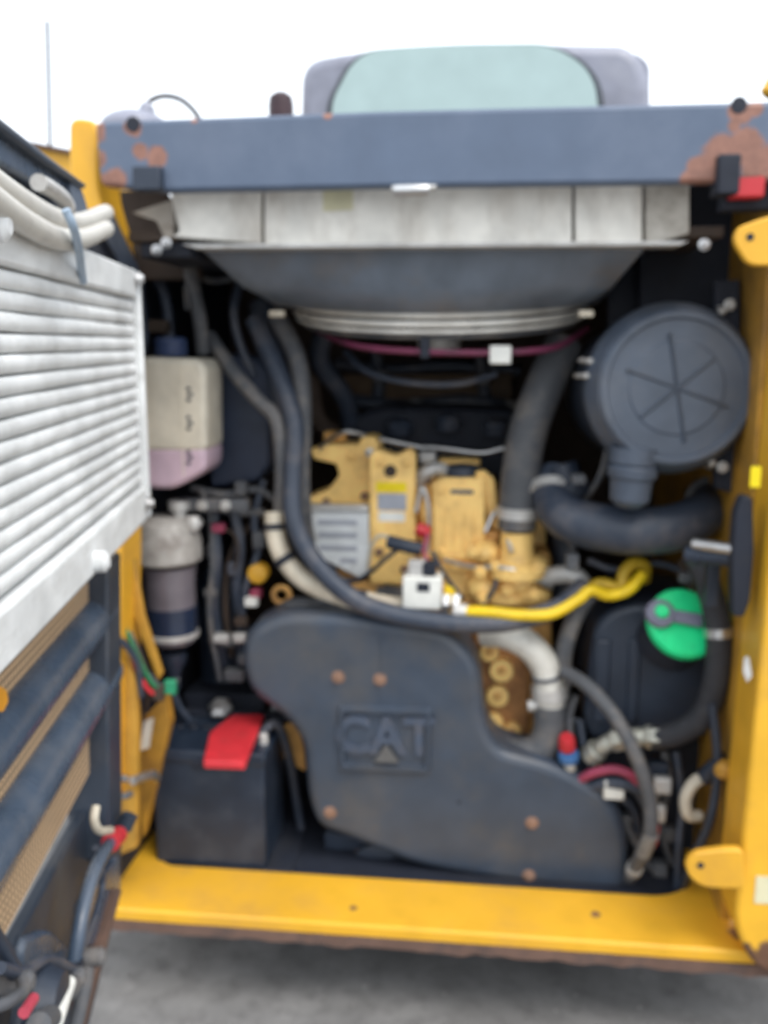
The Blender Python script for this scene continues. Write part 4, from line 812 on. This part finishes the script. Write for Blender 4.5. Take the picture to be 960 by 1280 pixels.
# ---- white cooler
ck = thing('cooler', 'white finned cooler with level tubes fixed inside the open door', 'cooler', DP(120, 690, .04))
O = .045
zT = dz(178, 345, O); zB = dz(186, 640, O); sE = ds_(172, 500, O); sN = ds_(-60, 500, O)
zT0 = dz(0, 285, O); zB0 = dz(0, 828, O)
topz = (zT + zT0) / 2; botz = (zB + zB0) / 2
nS = 15; hdrT = .030; hdrB = .045
obj('back_core', dstrip(botz, topz, sE + .004, sN, O - .012, .03), mat('grey_fin_core', (.34, .345, .35), .6, bump=.3, bs=700), ck)
M_slat = M_white
pitch = (topz - hdrT - botz - hdrB) / nS
for i in range(nS):
    z = botz + hdrB + pitch * i; bm = B(); h = pitch * .90; prof = [(0, -.012), (0, -.002), (h * .12, .0005), (h * .5, .0018), (h * .88, .0005), (h, -.002), (h, -.012)]
    rings = []; ns = 14
    for q in range(ns + 1):
        s = sE + .006 + (sN - sE - .006) * q / ns; o = hinge + uD * s + nD * O; jig = random.uniform(-.0003, .0003)
        rings.append([bm.verts.new(Vector((o.x, o.y, z + zz + jig)) + nD * (f + jig)) for zz, f in prof])
    for q in range(ns):
        for k in range(len(prof) - 1): bm.faces.new((rings[q][k], rings[q][k + 1], rings[q + 1][k + 1], rings[q + 1][k]))
    bm.faces.new(rings[0]); bm.faces.new(rings[-1][::-1])
    obj('slat', bm, M_slat, ck, ang=50)
obj('top_header', dstrip(topz - hdrT, topz + .006, sE, sN, O + .006, .045), M_white, ck, bevel=.004)
obj('bottom_header', dstrip(botz - .004, botz + hdrB - .004, sE, sN, O + .006, .045), M_white, ck, bevel=.005, seg=3)
obj('end_channel', dstrip(botz, topz + .004, sE - .008, sE + .003, O + .010, .05), M_white, ck, bevel=.003)
for z in (topz - .006, botz + .02):
    oo = hinge + uD * (sE + .01) + nD * (O + .007); bolt(Vector((oo.x, oo.y, z)), nD, .006, .008, M_steel, ck)
oo = DP(124, 702, O + .01); obj('drain_boss', lathe(B(), oo, nD, [(.011, -.01), (.011, .006), (.006, .010)], 18), M_white, ck)
oo = DP(-2, 282, O + .012); obj('stud', lathe(B(), oo, nD, [(.011, -.012), (.011, .004), (.006, .008)], 18), M_white, ck)
# pale hoses lying along the top of the cooler
def dh(pts, r): return tube(B(), [DP(x, y, o) for x, y, o in pts], r, n=16)
M_slv = mat('off_white_sleeve', (.56, .54, .49), .5, dirt=(.28, .26, .24), ds=14, da=.5)
tag(obj('cooler_hose', dh([(-30, 210, .05), (0, 233, .05), (35, 256, .05), (70, 274, .05), (100, 278, .04), (132, 266, .03)], .0095), M_slv), 'upper pale hose lying along the top of the white cooler', 'hose')
tag(obj('cooler_hose', dh([(-30, 232, .06), (0, 256, .06), (35, 280, .06), (72, 298, .06), (102, 298, .05), (132, 286, .04)], .0095), M_slv), 'lower pale hose lying directly on the white cooler', 'hose')
tag(obj('bracket_loop', dh([(48, 228, .05), (66, 238, .05), (80, 250, .05), (84, 262, .05), (70, 270, .04), (52, 262, .03)], .007), M_alu), 'bent silver loop bracket over the two pale hoses', 'bracket')
tag(obj('cable_tie', dh([(82, 262, .075), (92, 285, .078), (98, 310, .07), (102, 338, .056), (104, 352, .052)], .0036), mat('pale_blue_tie', (.28, .36, .45), .4)), 'pale blue strap tying the two hoses to the cooler', 'strap')
# hardware on the lower door
hz = thing('door_cable', 'grey blue cable running down the lower part of the open door', 'cable', DP(90, 1215, .02))
CP = [(150, 1040, .02), (132, 1062, .022), (118, 1090, .022), (106, 1130, .02), (98, 1170, .018), (92, 1205, .015)]
obj('cable_body', dh(CP, .0075), M_louv, hz)
obj('red_band', dh([(138, 1054, .022), (148, 1044, .022)], .011), M_red, hz)
obj('end_clip', dh([(92, 1200, .015), (92, 1212, .015)], .010), M_blk2, hz)
obj('collar', dh([(155, 1036, .022), (163, 1018, .03)], .010), M_navy, hz)
tag(obj('white_hook', dh([(120, 1008, .03), (118, 1025, .03), (124, 1038, .03), (138, 1038, .025)], .0045), M_cream), 'small white bent hook beside the red band on the door', 'hook')
tag(obj('gas_strut', dh([(86, 1228, .035), (78, 1252, .037), (70, 1276, .04)], .0065), M_lab), 'bright silver rod at the bottom of the open door', 'rod')
tl = thing('door_lamp', 'round dark lamp with a pink strip at the bottom left corner', 'lamp', DP(30, 1290, .03))
obj('housing', lathe(B(), DP(38, 1262, .01), nD, [(.036, 0), (.038, .01), (.030, .028), (.02, .03)], 28), M_blk, tl)
obj('pink_strip', dh([(30, 1266, .045), (38, 1254, .045), (42, 1248, .045)], .0045), mat('faded_pink_plastic', (.42, .05, .08), .5), tl)
obj('socket', dh([(48, 1282, .045), (62, 1272, .04)], .010), M_rub2, tl)

dt = thing('door_tangle', 'tangle of dark cables at the foot of the open door, bottom left corner', 'cables', DP(20, 1290, .02))
for pts, r_, m in (([(-20, 1150, .01), (10, 1200, .015), (26, 1240, .02), (20, 1300, .02)], .007, M_blk), ([(0, 1210, .02), (30, 1215, .02), (60, 1200, .02), (92, 1212, .018)], .005, M_rub), ([(96, 1218, .02), (90, 1240, .03), (70, 1256, .03), (50, 1300, .03)], .006, M_rub2),
                   ([(120, 1060, .015), (128, 1100, .012), (120, 1140, .012), (100, 1190, .012)], .004, M_rub), ([(-10, 1260, .02), (16, 1250, .03), (30, 1236, .03), (24, 1216, .02)], .005, M_rub2), ([(110, 1205, .012), (104, 1240, .015), (92, 1290, .015)], .008, M_rub2)):
    obj('cable', dh(pts, r_), m, dt)
for x, y in ((92, 1222), (118, 1196), (24, 1228)):
    c = DP(x, y, .02); obj('clip', lathe(B(), c, nD, [(.010, -.02), (.010, .008), (.006, .012)], 14), M_rub2, dt)
